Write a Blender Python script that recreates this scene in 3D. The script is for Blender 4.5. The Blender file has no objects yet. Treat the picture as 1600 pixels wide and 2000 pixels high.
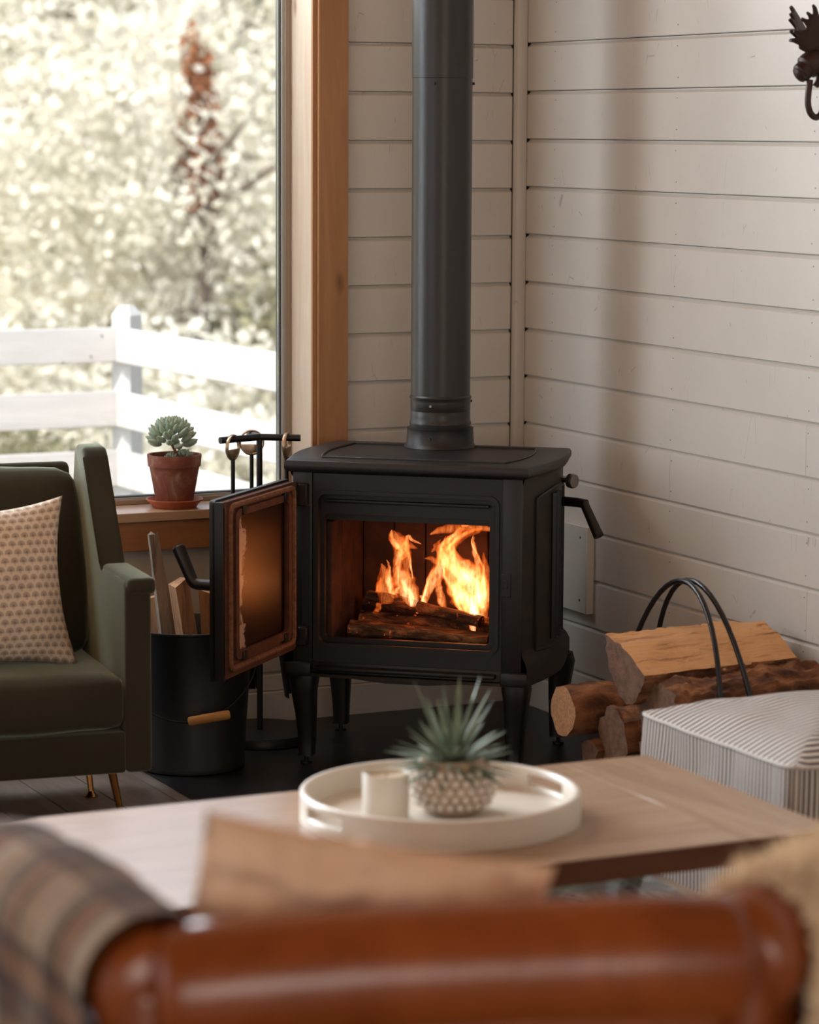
import bpy, bmesh, math, random
from mathutils import Vector, Matrix, noise
random.seed(7)
PI = math.pi
D = bpy.data
SC = bpy.context.scene
COL = SC.collection

# ------------------------------------------------------------------ camera
cam_d = D.cameras.new('camera'); cam = D.objects.new('camera', cam_d); COL.objects.link(cam)
cR = Vector((0.90074563, -0.43431749, 0.00506139)); cU = Vector((0.05291982, 0.12130334, 0.99120381)); cF = Vector((0.43111112, 0.89255466, -0.13224746))
cam.matrix_world = Matrix(((cR.x, cU.x, -cF.x, -4.03174934), (cR.y, cU.y, -cF.y, -7.60588519), (cR.z, cU.z, -cF.z, 1.72479231), (0, 0, 0, 1)))
cam_d.sensor_fit = 'HORIZONTAL'; cam_d.sensor_width = 36.0
cam_d.lens = 5612.6 / 1600 * 36.0
cam_d.clip_start = 0.05; cam_d.clip_end = 400
cam_d.dof.use_dof = True; cam_d.dof.focus_distance = 7.75; cam_d.dof.aperture_fstop = 3.5
SC.camera = cam
# ------------------------------------------------------------------ world, sun, lights, exposure
SC.view_settings.view_transform = 'Standard'; SC.view_settings.look = 'None'
SC.view_settings.gamma = 1.0; SC.view_settings.use_curve_mapping = False
SC.view_settings.exposure = 0.0
SC.cycles.transparent_max_bounces = 40; SC.cycles.max_bounces = 10; SC.cycles.sample_clamp_indirect = 6.0; SC.cycles.use_denoising = True
W = D.worlds.new('world'); SC.world = W; W.use_nodes = True
wn = W.node_tree.nodes; wl = W.node_tree.links; wn.clear()
sky = wn.new('ShaderNodeTexSky'); sky.sky_type = 'NISHITA'; sky.sun_disc = False
sky.sun_elevation = math.radians(52); sky.sun_rotation = math.radians(235); sky.air_density = 1.0; sky.dust_density = 2.0
bg = wn.new('ShaderNodeBackground'); bg.inputs[1].default_value = 0.40
hs = wn.new('ShaderNodeHueSaturation'); hs.inputs['Saturation'].default_value = .45; wl.new(sky.outputs[0], hs.inputs['Color'])
wo = wn.new('ShaderNodeOutputWorld'); wl.new(hs.outputs[0], bg.inputs[0]); wl.new(bg.outputs[0], wo.inputs[0])

def lamp(name, kind, loc, rot, energy, color, **kw):
    l = D.lights.new(name, kind); l.energy = energy; l.color = color
    for k, v in kw.items(): setattr(l, k, v)
    o = D.objects.new(name, l); COL.objects.link(o); o.location = loc; o.rotation_euler = rot
    return o
def aim(o, d): o.rotation_euler = Vector(d).to_track_quat('-Z', 'Y').to_euler()
sun = lamp('sun', 'SUN', (-6, -6, 9), (0, 0, 0), 5.6, (1.0, 0.96, 0.91), angle=math.radians(0.6))
_el, _az = math.radians(52), math.radians(215)
aim(sun, (-math.cos(_az) * math.cos(_el), -math.sin(_az) * math.cos(_el), -math.sin(_el)))
# added area lamps in place of daylight; side and rear ones hang before solid walls
wl1 = lamp('window_light', 'AREA', (-3.15, 0.34, 1.62), (0, 0, 0), 310, (0.84, 0.93, 1.0), shape='RECTANGLE', size=2.3, size_y=1.7); aim(wl1, (0, -1, 0))
wl4 = lamp('window_light', 'AREA', (-1.62, 0.32, 2.54), (0, 0, 0), 78, (0.86, 0.94, 1.0), shape='RECTANGLE', size=1.7, size_y=.52); aim(wl4, (0.25, -1, -0.35))
wl2 = lamp('window_light', 'AREA', (-5.9, -3.4, 1.55), (0, 0, 0), 20, (0.94, 0.97, 1.0), shape='RECTANGLE', size=2.6, size_y=1.8); aim(wl2, (1, 0, 0))
wl3 = lamp('window_light', 'AREA', (-3.6, -9.9, 1.6), (0, 0, 0), 62, (1.0, 0.90, 0.80), shape='RECTANGLE', size=2.2, size_y=1.4); aim(wl3, (0, 1, 0.0))

# ------------------------------------------------------------------ materials
def L(c): return tuple(((v / 255.0) / 12.92 if v / 255.0 <= 0.04045 else ((v / 255.0 + 0.055) / 1.055) ** 2.4) for v in c)
class NT:
    def __init__(s, name):
        s.m = D.materials.new(name); s.m.use_nodes = True; s.t = s.m.node_tree; s.n = s.t.nodes; s.n.clear()
        s.out = s.n.new('ShaderNodeOutputMaterial')
    def add(s, typ, **kw):
        n = s.n.new('ShaderNode' + typ)
        for k, v in kw.items(): setattr(n, k, v)
        return n
    def set(s, n, k, v):
        if v is None: return
        i = n.inputs[k]
        if hasattr(v, 'is_linked') or hasattr(v, 'links'): s.t.links.new(v, i)
        else:
            if isinstance(v, (tuple, list)) and len(v) == 3 and i.type == 'RGBA': v = (*v, 1)
            i.default_value = v
    def coord(s, kind='Object', scale=(1, 1, 1), rnd=True, rot=(0, 0, 0)):
        tc = s.add('TexCoord'); v = tc.outputs[kind]
        if rnd:
            oi = s.add('ObjectInfo'); mm = s.add('VectorMath', operation='ADD'); sc = s.add('Math', operation='MULTIPLY'); sc.inputs[1].default_value = 37.0
            s.t.links.new(oi.outputs['Random'], sc.inputs[0]); s.t.links.new(v, mm.inputs[0]); s.t.links.new(sc.outputs[0], mm.inputs[1]); v = mm.outputs[0]
        mp = s.add('Mapping'); mp.inputs['Scale'].default_value = scale; mp.inputs['Rotation'].default_value = rot; s.t.links.new(v, mp.inputs[0])
        return mp.outputs[0]
    def noise(s, vec, scale=5, detail=4, rough=.6, dist=0):
        n = s.add('TexNoise'); s.set(n, 'Vector', vec); n.inputs['Scale'].default_value = scale; n.inputs['Detail'].default_value = detail
        n.inputs['Roughness'].default_value = rough; n.inputs['Distortion'].default_value = dist; return n.outputs['Fac']
    def voro(s, vec, scale=5, feature='F1', out='Distance', rnd=1):
        n = s.add('TexVoronoi', feature=feature); s.set(n, 'Vector', vec); n.inputs['Scale'].default_value = scale; n.inputs['Randomness'].default_value = rnd; return n.outputs[out]
    def ramp(s, fac, stops, interp='LINEAR'):
        n = s.add('ValToRGB'); e = n.color_ramp.elements; n.color_ramp.interpolation = interp
        while len(e) < len(stops): e.new(0.5)
        for i, (p, c) in enumerate(stops):
            e[i].position = p; e[i].color = (*c, 1) if len(c) == 3 else c
        s.set(n, 'Fac', fac); return n.outputs[0]
    def mix(s, f, a, b, mode='MIX'):
        n = s.add('Mix', data_type='RGBA', blend_type=mode); s.set(n, 0, f)
        for k, v in ((6, a), (7, b)): s.set(n, k, v)
        return n.outputs[2]
    def math(s, op, a, b=None, c=None):
        n = s.add('Math', operation=op)
        for i, v in enumerate((a, b, c)):
            if v is not None: s.set(n, i, v)
        return n.outputs[0]
    def bump(s, h, strength=.3, dist=.01, normal=None):
        n = s.add('Bump'); s.set(n, 'Height', h); n.inputs['Strength'].default_value = strength; n.inputs['Distance'].default_value = dist
        if normal: s.set(n, 'Normal', normal)
        return n.outputs[0]
    def bsdf(s, **kw):
        b = s.add('BsdfPrincipled')
        for k, v in kw.items(): s.set(b, k.replace('_', ' '), v)
        return b.outputs[0]
    def done(s, sh): s.t.links.new(sh, s.out.inputs[0]); return s.m

def simple(name, col, rough=.5, metal=0.0, var=.15, scale=8, bump=.1, bd=.002, **kw):
    t = NT(name); v = t.coord(); f = t.noise(v, scale, 5)
    c = L(col); a = tuple(x * (1 - var) for x in c); b = tuple(min(1, x * (1 + var)) for x in c)
    colr = t.ramp(f, [(.3, a), (.7, b)])
    nb = t.bump(t.noise(v, scale * 6, 3), bump, bd) if bump else None
    return t.done(t.bsdf(Base_Color=colr, Roughness=rough, Metallic=metal, Normal=nb, **kw))

def woodmat(name, light, dark, axis='X', rough=.55, knot=None, sc=1.0, bump=.25, grain=1.0, bd=.002):
    t = NT(name); st = {'X': (.12, 1, 1), 'Y': (1, .12, 1), 'Z': (1, 1, .12)}[axis]
    v = t.coord(scale=tuple(x * sc for x in st)); g = t.noise(v, 14 * grain, 6, .65, .6); g2 = t.noise(v, 70 * grain, 3, .6)
    f = t.math('ADD', t.math('MULTIPLY', g, .75), t.math('MULTIPLY', g2, .25))
    c = t.ramp(f, [(.32, L(dark)), (.52, tuple((a + b) / 2 for a, b in zip(L(light), L(dark)))), (.66, L(light))])
    if knot:
        kv = t.coord(scale={'X': (.45, 1, 1), 'Y': (1, .45, 1), 'Z': (1, 1, .45)}[axis])
        d = t.voro(kv, 7.5); m = t.ramp(d, [(.05, (1, 1, 1)), (.15, (0, 0, 0))])
        gate = t.ramp(t.noise(kv, 3, 1), [(.42, (0, 0, 0)), (.48, (1, 1, 1))])
        c = t.mix(t.math('MULTIPLY', t.math('MULTIPLY', m, gate), .75), c, L(knot))
    return t.done(t.bsdf(Base_Color=c, Roughness=rough, Normal=t.bump(f, bump, bd)))

def wallmat():
    t = NT('painted_pine_plank'); v = t.coord(scale=(1, 1, 1)); f = t.noise(v, 2.2, 4)
    c = t.ramp(f, [(.3, L((208, 203, 195))), (.7, L((217, 212, 204)))])
    spv = t.coord(scale=(1, .6, 1)); d = t.voro(spv, 9); m = t.ramp(d, [(.018, (1, 1, 1)), (.04, (0, 0, 0))])
    gate = t.ramp(t.noise(spv, 6, 2), [(.56, (0, 0, 0)), (.6, (1, 1, 1))])
    c = t.mix(t.math('MULTIPLY', t.math('MULTIPLY', m, gate), .6), c, L((96, 84, 76)))
    sv = t.coord(scale=(6, 6, 1.2), rot=(.3, .2, 0)); sc2 = t.voro(sv, 3.2, 'DISTANCE_TO_EDGE'); m2 = t.ramp(sc2, [(.0, (1, 1, 1)), (.010, (0, 0, 0))])
    g2 = t.ramp(t.noise(t.coord(), 11, 2), [(.60, (0, 0, 0)), (.63, (1, 1, 1))])
    c = t.mix(t.math('MULTIPLY', t.math('MULTIPLY', m2, g2), .5), c, L((110, 98, 90)))
    h = t.noise(t.coord(scale=(1, 1, 4)), 25, 4)
    return t.done(t.bsdf(Base_Color=c, Roughness=.42, Normal=t.bump(h, .08, .002)))

M = {}
M['wall'] = wallmat()
M['gap'] = simple('dark_joint', (58, 46, 38), .9, bump=0)
M['sillw'] = woodmat('worn_pale_sill', (214, 186, 158), (188, 152, 120), 'X', .32, (120, 80, 54), bump=.15)  # worn wood, paled further to carry the daylight washing over the sill
M['jamb'] = woodmat('pale_pine_jamb', (240, 226, 208), (222, 200, 176), 'Z', .5, (140, 100, 76), bump=.15)  # pine lightened so its colour holds the daylight falling on the jamb
M['pine'] = woodmat('clear_pine', (196, 150, 108), (172, 124, 84), 'Z', .45, (112, 66, 40), bump=.15)
M['pineh'] = woodmat('clear_pine_along', (190, 138, 94), (164, 110, 70), 'X', .45, (108, 60, 36), bump=.15)
M['ceil'] = woodmat('pine_ceiling', (200, 150, 100), (170, 118, 74), 'Y', .5, (120, 70, 40))
M['floor'] = woodmat('grey_oak_floor', (150, 138, 128), (104, 94, 86), 'Y', .38, (74, 64, 58), bump=.3)
M['vinyl'] = simple('taupe_sash', (158, 144, 128), .45, bump=0, var=.04)
M['alum'] = simple('grey_glazing_bead', (190, 194, 194), .35, var=.03, bump=0)
M['seal'] = simple('black_gasket', (60, 62, 60), .6, bump=0)
M['slate'] = simple('black_hearth_pad', (30, 30, 32), .36, var=.25, scale=14, bump=.1)
M['iron'] = simple('matt_black_cast_iron', (27, 22, 20), .44, var=.12, scale=20, bump=.22, bd=.0015)
M['ironlow'] = M['iron']
M['pipe'] = simple('black_stove_pipe_paint', (44, 42, 41), .38, var=.06, scale=6, bump=.03)
M['blackmetal'] = simple('black_powdercoat', (17, 17, 19), .42, var=.1, bump=.05)
M['hoop'] = simple('black_gloss_tube', (26, 26, 30), .25, var=.1, bump=0)
M['chrome'] = simple('brushed_steel', (150, 145, 140), .3, .9, var=.1, bump=0)
M['brass'] = simple('brass', (190, 140, 84), .24, 1.0, var=.05, bump=0)
M['bronze'] = simple('champagne_ring_metal', (196, 172, 146), .32, .85, var=.05, bump=0)
M['castbronze'] = simple('dark_brown_cast_iron', (58, 38, 32), .45, .3, var=.25, scale=12, bump=.3)
M['terra'] = None
M['railw'] = woodmat('white_painted_rail', (194, 191, 187), (176, 173, 169), 'X', .6, bump=.3)
M['postw'] = woodmat('white_painted_post', (192, 192, 190), (176, 176, 174), 'Z', .6)
M['grass'] = simple('dry_hillside_grass', (176, 164, 128), .9, var=.35, scale=1.3, bump=.5, bd=.05)
M['soil'] = simple('dark_potting_soil', (52, 36, 28), .95, var=.4, scale=60, bump=.6)
M['stem'] = simple('succulent_stem', (128, 66, 38), .6, var=.2, scale=40)
M['candle'] = simple('white_candle_glass', (232, 226, 214), .35, var=.02, bump=0)
M['wax'] = simple('wax', (224, 208, 180), .4, var=.03, bump=0)
M['tray'] = simple('cream_lacquer_tray', (222, 212, 198), .3, var=.03, bump=0)
M['grip'] = woodmat('bamboo_grip', (206, 152, 84), (176, 118, 58), 'X', .4)
M['tabletop'] = woodmat('washed_oak_top', (176, 146, 118), (154, 122, 96), 'X', .24, bump=.06)
M['tableend'] = woodmat('washed_oak_end_board', (172, 142, 114), (148, 116, 90), 'Y', .26, bump=.06)
M['tabledark'] = woodmat('oak_edge', (110, 62, 28), (84, 44, 18), 'X', .5)
M['ash'] = simple('grey_ash_bed', (84, 66, 54), .95, var=.5, scale=60, bump=.8, bd=.006)
M['fireb'] = simple('sooty_firebrick', (66, 40, 28), .9, var=.5, scale=18, bump=.3)
M['rope'] = simple('rusty_gasket_rope', (128, 84, 56), .9, var=.4, scale=90, bump=.6)
M['copper'] = simple('copper_cap', (150, 96, 66), .4, .7, var=.2)
M['seam'] = simple('seam_piping', (196, 190, 184), .7, bump=0)

def terracotta():
    t = NT('weathered_terracotta'); v = t.coord(); f = t.noise(v, 14, 5, .6, .8)
    c = t.ramp(f, [(.30, L((120, 66, 52))), (.52, L((140, 80, 62))), (.62, L((150, 106, 88))), (.72, L((178, 152, 132)))])
    return t.done(t.bsdf(Base_Color=c, Roughness=.75, Normal=t.bump(t.noise(v, 80, 3), .2, .001)))
M['terra'] = terracotta()
M['terrasaucer'] = simple('orange_terracotta', (182, 100, 66), .6, var=.12, scale=20, bump=.1)

def bark(name='pine_bark', a=(58, 40, 30), b=(112, 74, 50), c=(150, 100, 66)):
    t = NT(name); v = t.coord(scale=(.45, 1, 1)); d = t.voro(v, 26); n = t.noise(v, 16, 8, .75, 1.6)
    f = t.math('ADD', t.math('MULTIPLY', d, .5), t.math('MULTIPLY', n, .7))
    col = t.ramp(f, [(.3, L(a)), (.55, L(b)), (.78, L(c))])
    return t.done(t.bsdf(Base_Color=col, Roughness=.85, Normal=t.bump(f, 1.0, .014)))
M['bark'] = bark('pine_bark', (44, 28, 20), (112, 70, 44), (176, 120, 78))
M['bark2'] = bark('weathered_grey_bark', (70, 58, 50), (118, 98, 84), (150, 130, 112))
def splitwood(name, lt, dk, kn):
    t = NT(name); v = t.coord(scale=(.1, 1, 1)); n = t.noise(v, 20, 6, .65, 1.6); n2 = t.noise(v, 90, 3)
    col = t.ramp(n, [(.3, L(dk)), (.48, L(lt)), (.7, tuple(x * .86 for x in L(lt)))])
    kv = t.coord(scale=(.5, 1, 1)); m = t.ramp(t.voro(kv, 9), [(.05, (1, 1, 1)), (.2, (0, 0, 0))])
    gate = t.ramp(t.noise(kv, 4, 1), [(.5, (0, 0, 0)), (.58, (1, 1, 1))])
    col = t.mix(t.math('MULTIPLY', m, gate), col, L(kn))
    cr = t.ramp(t.noise(t.coord(scale=(.06, 1, 1)), 34, 4, .6, .8), [(.30, (1, 1, 1)), (.35, (0, 0, 0))])
    col = t.mix(t.math('MULTIPLY', cr, .7), col, L((70, 40, 24)))
    return t.done(t.bsdf(Base_Color=col, Roughness=.7, Normal=t.bump(t.math('ADD', n, n2), .6, .004)))
M['split'] = splitwood('split_pine', (216, 162, 110), (128, 76, 40), (128, 56, 20))
M['splitend'] = simple('grey_log_end', (120, 92, 76), .8, var=.35, scale=46, bump=.7, bd=.003)
M['roundend'] = simple('sawn_log_end', (206, 158, 118), .85, var=.28, scale=140, bump=.8, bd=.003)
M['kindle'] = splitwood('pale_kindling', (200, 160, 122), (150, 110, 82), (120, 80, 50))
for k in ('kindle',):
    pass
def zwood(name, lt, dk):
    t = NT(name); v = t.coord(scale=(1, 1, .1)); n = t.noise(v, 40, 6, .65, 1.2)
    col = t.ramp(n, [(.3, L(dk)), (.55, L(lt)), (.75, tuple(x * .8 for x in L(lt)))])
    return t.done(t.bsdf(Base_Color=col, Roughness=.75, Normal=t.bump(n, .7, .004)))
M['kind_a'] = zwood('split_stick_tan', (196, 150, 112), (142, 100, 72))
M['kind_b'] = zwood('split_stick_pale', (196, 182, 166), (150, 130, 112))
M['kind_c'] = zwood('weathered_stick_grey', (160, 142, 126), (96, 80, 68))
M['charlog'] = None
def charlog():
    t = NT('charred_log'); v = t.coord(scale=(.3, 1, 1)); n = t.noise(v, 26, 6, .7, 1.0)
    col = t.ramp(n, [(.36, L((24, 15, 11))), (.5, L((90, 58, 38))), (.68, L((176, 128, 88)))])
    em = t.ramp(t.noise(t.coord(scale=(1, 1, 1)), 42, 4, .7), [(.62, (0, 0, 0)), (.72, (1, .10, .01))])
    b = t.add('BsdfPrincipled'); t.set(b, 'Base Color', col); b.inputs['Roughness'].default_value = .9
    t.set(b, 'Emission Color', em); b.inputs['Emission Strength'].default_value = .6
    t.set(b, 'Normal', t.bump(n, .9, .006)); return t.done(b.outputs[0])
M['charlog'] = charlog()

def velvet():
    t = NT('dark_olive_velvet'); v = t.coord(); f = t.noise(v, 3.5, 5, .6)
    c = t.ramp(f, [(.3, L((48, 44, 34))), (.7, L((60, 56, 44)))])
    return t.done(t.bsdf(Base_Color=c, Roughness=.8, Sheen_Weight=.95, Sheen_Roughness=.4, Sheen_Tint=L((190, 196, 170)), Specular_IOR_Level=.15, Normal=t.bump(t.noise(v, 9, 3), .12, .01)))
M['velvet'] = velvet()
def leather(name, c1, c2, rough=.26, sc=5, bump=.25):
    t = NT(name); v = t.coord(); f = t.noise(v, sc, 6, .6, .5); c = t.ramp(f, [(.3, L(c1)), (.7, L(c2))])
    h = t.math('ADD', t.noise(v, 18, 4, .6, .8), t.math('MULTIPLY', t.voro(v, 240), .2))
    return t.done(t.bsdf(Base_Color=c, Roughness=rough, Specular_IOR_Level=.6, Normal=t.bump(h, bump, .004)))
M['leather'] = leather('cognac_leather', (114, 50, 15), (160, 84, 35), .26)
M['pillow'] = leather('peach_linen_cushion', (232, 194, 164), (246, 214, 188), .9, 9, .4)
M['skin'] = simple('cream_sheepskin', (240, 218, 186), .95, var=.12, scale=10, bump=.4, bd=.01)
M['fur'] = simple('sheepskin_wool', (246, 222, 194), .9, var=.15, scale=12, bump=0)

def plaid():
    t = NT('brown_plaid_wool'); tc = t.add('TexCoord'); sp = t.add('SeparateXYZ'); t.t.links.new(tc.outputs['UV'], sp.inputs[0])
    def band(o, per, off):
        return t.math('FRACT', t.math('ADD', t.math('DIVIDE', o, per), off))
    u = band(sp.outputs[0], .20, .0); v = band(sp.outputs[1], .19, .1)
    base = (158, 134, 112); dk = (84, 62, 50); br = (134, 88, 60); lt = (176, 152, 126); ln = (30, 18, 14)
    st = [(0, base), (.12, lt), (.2, base), (.34, ln), (.42, br), (.60, ln), (.68, dk), (.86, base)]
    ru = t.ramp(u, [(p, L(c)) for p, c in st], 'CONSTANT'); rv = t.ramp(v, [(p, L(c)) for p, c in st], 'CONSTANT')
    c = t.mix(.5, ru, rv); c = t.mix(.45, c, t.mix(1.0, ru, rv, 'DARKEN')); w = t.noise(t.coord(), 160, 3)
    c = t.mix(.12, c, t.ramp(w, [(.3, (.1, .08, .07)), (.7, (.6, .52, .45))]))
    return t.done(t.bsdf(Base_Color=c, Roughness=1.0, Specular_IOR_Level=.1, Normal=t.bump(w, .4, .003)))
M['plaid'] = plaid()
def ticking():
    t = NT('ticking_stripe_cotton'); tc = t.add('TexCoord'); sp = t.add('SeparateXYZ'); t.t.links.new(tc.outputs['UV'], sp.inputs[0])
    f = t.math('FRACT', t.math('DIVIDE', sp.outputs[0], .0133))
    c = t.ramp(f, [(0, L((214, 206, 198))), (.48, L((214, 206, 198))), (.54, L((54, 42, 38))), (.94, L((54, 42, 38))), (1, L((214, 206, 198)))])
    return t.done(t.bsdf(Base_Color=c, Roughness=.6, Normal=t.bump(t.noise(t.coord(), 30, 3), .15, .004)))
M['ticking'] = ticking()
def fanprint():
    t = NT('block_print_linen'); tc = t.add('TexCoord'); sp = t.add('SeparateXYZ'); t.t.links.new(tc.outputs['UV'], sp.inputs[0])
    P = .0245; row = t.math('FLOOR', t.math('DIVIDE', sp.outputs[1], P * .88))
    off = t.math('MULTIPLY', t.math('MODULO', row, 2.0), .5)
    fx = t.math('SUBTRACT', t.math('FRACT', t.math('ADD', t.math('ADD', t.math('DIVIDE', sp.outputs[0], P), off), 20.0)), .5)
    fy = t.math('SUBTRACT', t.math('FRACT', t.math('DIVIDE', sp.outputs[1], P * .88)), .42)
    fy2 = t.math('MULTIPLY', fy, .85)
    r = t.math('SQRT', t.math('ADD', t.math('MULTIPLY', fx, fx), t.math('MULTIPLY', fy2, fy2)))
    up = t.math('GREATER_THAN', fy, -.12); disc = t.math('LESS_THAN', r, .43)
    cone = t.math('LESS_THAN', t.math('ABSOLUTE', fx), t.math('ADD', t.math('MULTIPLY', fy, .55), .27))
    body = t.math('MULTIPLY', t.math('MULTIPLY', disc, t.math('MAXIMUM', up, cone)), 1.0)
    ring = t.math('MULTIPLY', body, t.math('GREATER_THAN', t.math('SINE', t.math('MULTIPLY', r, 60)), -.1))
    inner = t.math('MULTIPLY', t.math('LESS_THAN', r, .17), up)
    c = t.mix(t.math('MULTIPLY', body, .38), L((222, 204, 184)), L((150, 136, 120)))
    c = t.mix(t.math('MULTIPLY', t.math('MULTIPLY', ring, up), .55), c, L((128, 96, 74)))
    c = t.mix(t.math('MULTIPLY', inner, .5), c, L((120, 84, 62)))
    return t.done(t.bsdf(Base_Color=c, Roughness=.9, Normal=t.bump(t.noise(t.coord(), 260, 2), .3, .001)))
M['fan'] = fanprint()

def glassmat():
    t = NT('window_glass'); tr = t.add('BsdfTransparent'); gl = t.add('BsdfGlossy'); gl.inputs['Roughness'].default_value = .02
    lw = t.add('Fresnel'); lw.inputs['IOR'].default_value = 1.45; mx = t.add('MixShader')
    f = t.math('MULTIPLY', lw.outputs[0], .8); t.set(mx, 0, f); t.t.links.new(tr.outputs[0], mx.inputs[1]); t.t.links.new(gl.outputs[0], mx.inputs[2])
    return t.done(mx.outputs[0])
M['glass'] = glassmat()
def sootglass():
    t = NT('soot_browned_glass'); tc = t.add('TexCoord'); v = tc.outputs['Object']; sp = t.add('SeparateXYZ'); t.t.links.new(v, sp.inputs[0])
    n = t.noise(v, 22, 5, .65, .8)
    edge = t.math('MULTIPLY', t.math('SUBTRACT', sp.outputs[0], .315), 6.0)
    f = t.math('ADD', n, edge)
    zc = t.math('MINIMUM', t.math('ABSOLUTE', t.math('SUBTRACT', sp.outputs[2], .60)), t.math('ADD', t.math('ABSOLUTE', t.math('SUBTRACT', sp.outputs[2], .41)), .06)); f = t.math('SUBTRACT', f, t.math('MULTIPLY', t.math('GREATER_THAN', zc, .10), .15))  # upper patch is cleaned glass, lower one paints a hazy reflection
    clean_haze = t.ramp(f, [(.66, (0, 0, 0)), (.72, (1, 1, 1))])
    c = t.ramp(t.noise(t.coord(scale=(1, 1, .3)), 7, 3), [(.3, L((24, 12, 8))), (.7, L((42, 22, 15)))])
    c = t.mix(clean_haze, c, L((196, 160, 132)))
    return t.done(t.bsdf(Base_Color=c, Roughness=.3, Specular_IOR_Level=.45))
M['soot'] = sootglass()
M['rust'] = simple('rust_stained_iron', (88, 48, 30), .7, var=.5, scale=26, bump=.4)

def leafmat(name, a, b, tr=.35, rough=.6, scale=1.5):
    t = NT(name); f = t.noise(t.coord(rnd=True), scale, 3); c = t.ramp(f, [(.35, L(a)), (.65, L(b))])
    df = t.add('BsdfDiffuse'); tl = t.add('BsdfTranslucent'); mx = t.add('MixShader'); mx.inputs[0].default_value = tr
    t.set(df, 'Color', c); t.set(tl, 'Color', c); t.t.links.new(df.outputs[0], mx.inputs[1]); t.t.links.new(tl.outputs[0], mx.inputs[2])
    return t.done(mx.outputs[0])
M['leaf_pale'] = leafmat('pale_sage_foliage', (190, 186, 166), (238, 235, 224))
M['leaf_green'] = leafmat('olive_foliage', (100, 99, 76), (162, 158, 128))
M['leaf_rust'] = leafmat('rust_dead_needles', (136, 84, 54), (164, 112, 78), .2)
M['trunk'] = simple('grey_tree_bark', (110, 98, 88), .9, var=.3, scale=6, bump=.5, bd=.02)
def succ():
    t = NT('sage_succulent_leaf'); lw = t.add('LayerWeight'); lw.inputs[0].default_value = .35
    f = t.noise(t.coord(), 30, 3); c = t.ramp(f, [(.3, L((132, 160, 138))), (.7, L((168, 190, 170)))])
    c = t.mix(t.math('MULTIPLY', lw.outputs['Facing'], .75), c, L((226, 236, 222)))
    return t.done(t.bsdf(Base_Color=c, Roughness=.55, Subsurface_Weight=.1, Subsurface_Radius=(.01, .01, .005)))
M['succ'] = succ()
def aloe():
    t = NT('grey_green_airplant_leaf'); f = t.noise(t.coord(), 20, 3); c = t.ramp(f, [(.3, L((84, 100, 80))), (.7, L((136, 150, 128)))])
    return t.done(t.bsdf(Base_Color=c, Roughness=.55))
M['aloe'] = aloe()
M['potc'] = simple('stoneware_glaze', (178, 156, 134), .5, var=.25, scale=40, bump=.3)
M['potn'] = simple('white_hobnail_glaze', (226, 216, 204), .35, var=.05, bump=0)
M['cover'] = None
def cover():
    t = NT('glossy_printed_cover'); f = t.noise(t.coord(scale=(1, 1, 1)), 7, 4, .6, 1.5)
    c = t.ramp(f, [(.3, L((62, 64, 64))), (.47, L((110, 112, 112))), (.55, L((96, 120, 72))), (.60, L((190, 192, 190))), (.66, L((90, 92, 96)))])
    return t.done(t.bsdf(Base_Color=c, Roughness=.12))
M['cover'] = cover()
M['pages'] = simple('page_edges', (214, 206, 196), .8, bump=0, var=.06)

def flamemat(name, heat):
    t = NT(name); lw = t.add('LayerWeight'); lw.inputs[0].default_value = .5
    tc = t.add('TexCoord'); sp = t.add('SeparateXYZ'); t.t.links.new(tc.outputs['Object'], sp.inputs[0])
    mr = t.add('MapRange'); t.set(mr, 0, sp.outputs[2]); mr.inputs[1].default_value = .36; mr.inputs[2].default_value = .66; mr.inputs[3].default_value = heat * 1.15; mr.inputs[4].default_value = heat * .60
    core = t.math('SUBTRACT', 1.0, lw.outputs['Facing'])
    vv = t.coord(scale=(1, 1, .20)); n = t.noise(vv, 70, 4, .6, .9)
    h = t.math('MULTIPLY', t.math('POWER', core, 1.7), mr.outputs[0])
    h = t.math('MULTIPLY', h, t.ramp(n, [(.34, (.35, .35, .35)), (.62, (1.25, 1.25, 1.25))]))
    c = t.ramp(h, [(.0, (1.0, .07, .006)), (.25, (1.0, .17, .02)), (.5, (1.0, .36, .10)), (.8, (1.0, .62, .32))])
    e = t.add('Emission'); t.set(e, 'Color', c); t.set(e, 'Strength', t.math('MULTIPLY', h, 1.0))
    tr = t.add('BsdfTransparent'); ad = t.add('AddShader')
    t.t.links.new(tr.outputs[0], ad.inputs[0]); t.t.links.new(e.outputs[0], ad.inputs[1])
    return t.done(ad.outputs[0])
M['flame'] = [flamemat('flame_dim', .40), flamemat('flame_mid', .56), flamemat('flame_hot', .70)]
def glowmat():
    t = NT('red_hot_tube'); e = t.add('Emission'); e.inputs[0].default_value = (1, .16, .03, 1); e.inputs[1].default_value = 1.0; return t.done(e.outputs[0])
M['glow'] = glowmat()

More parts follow.
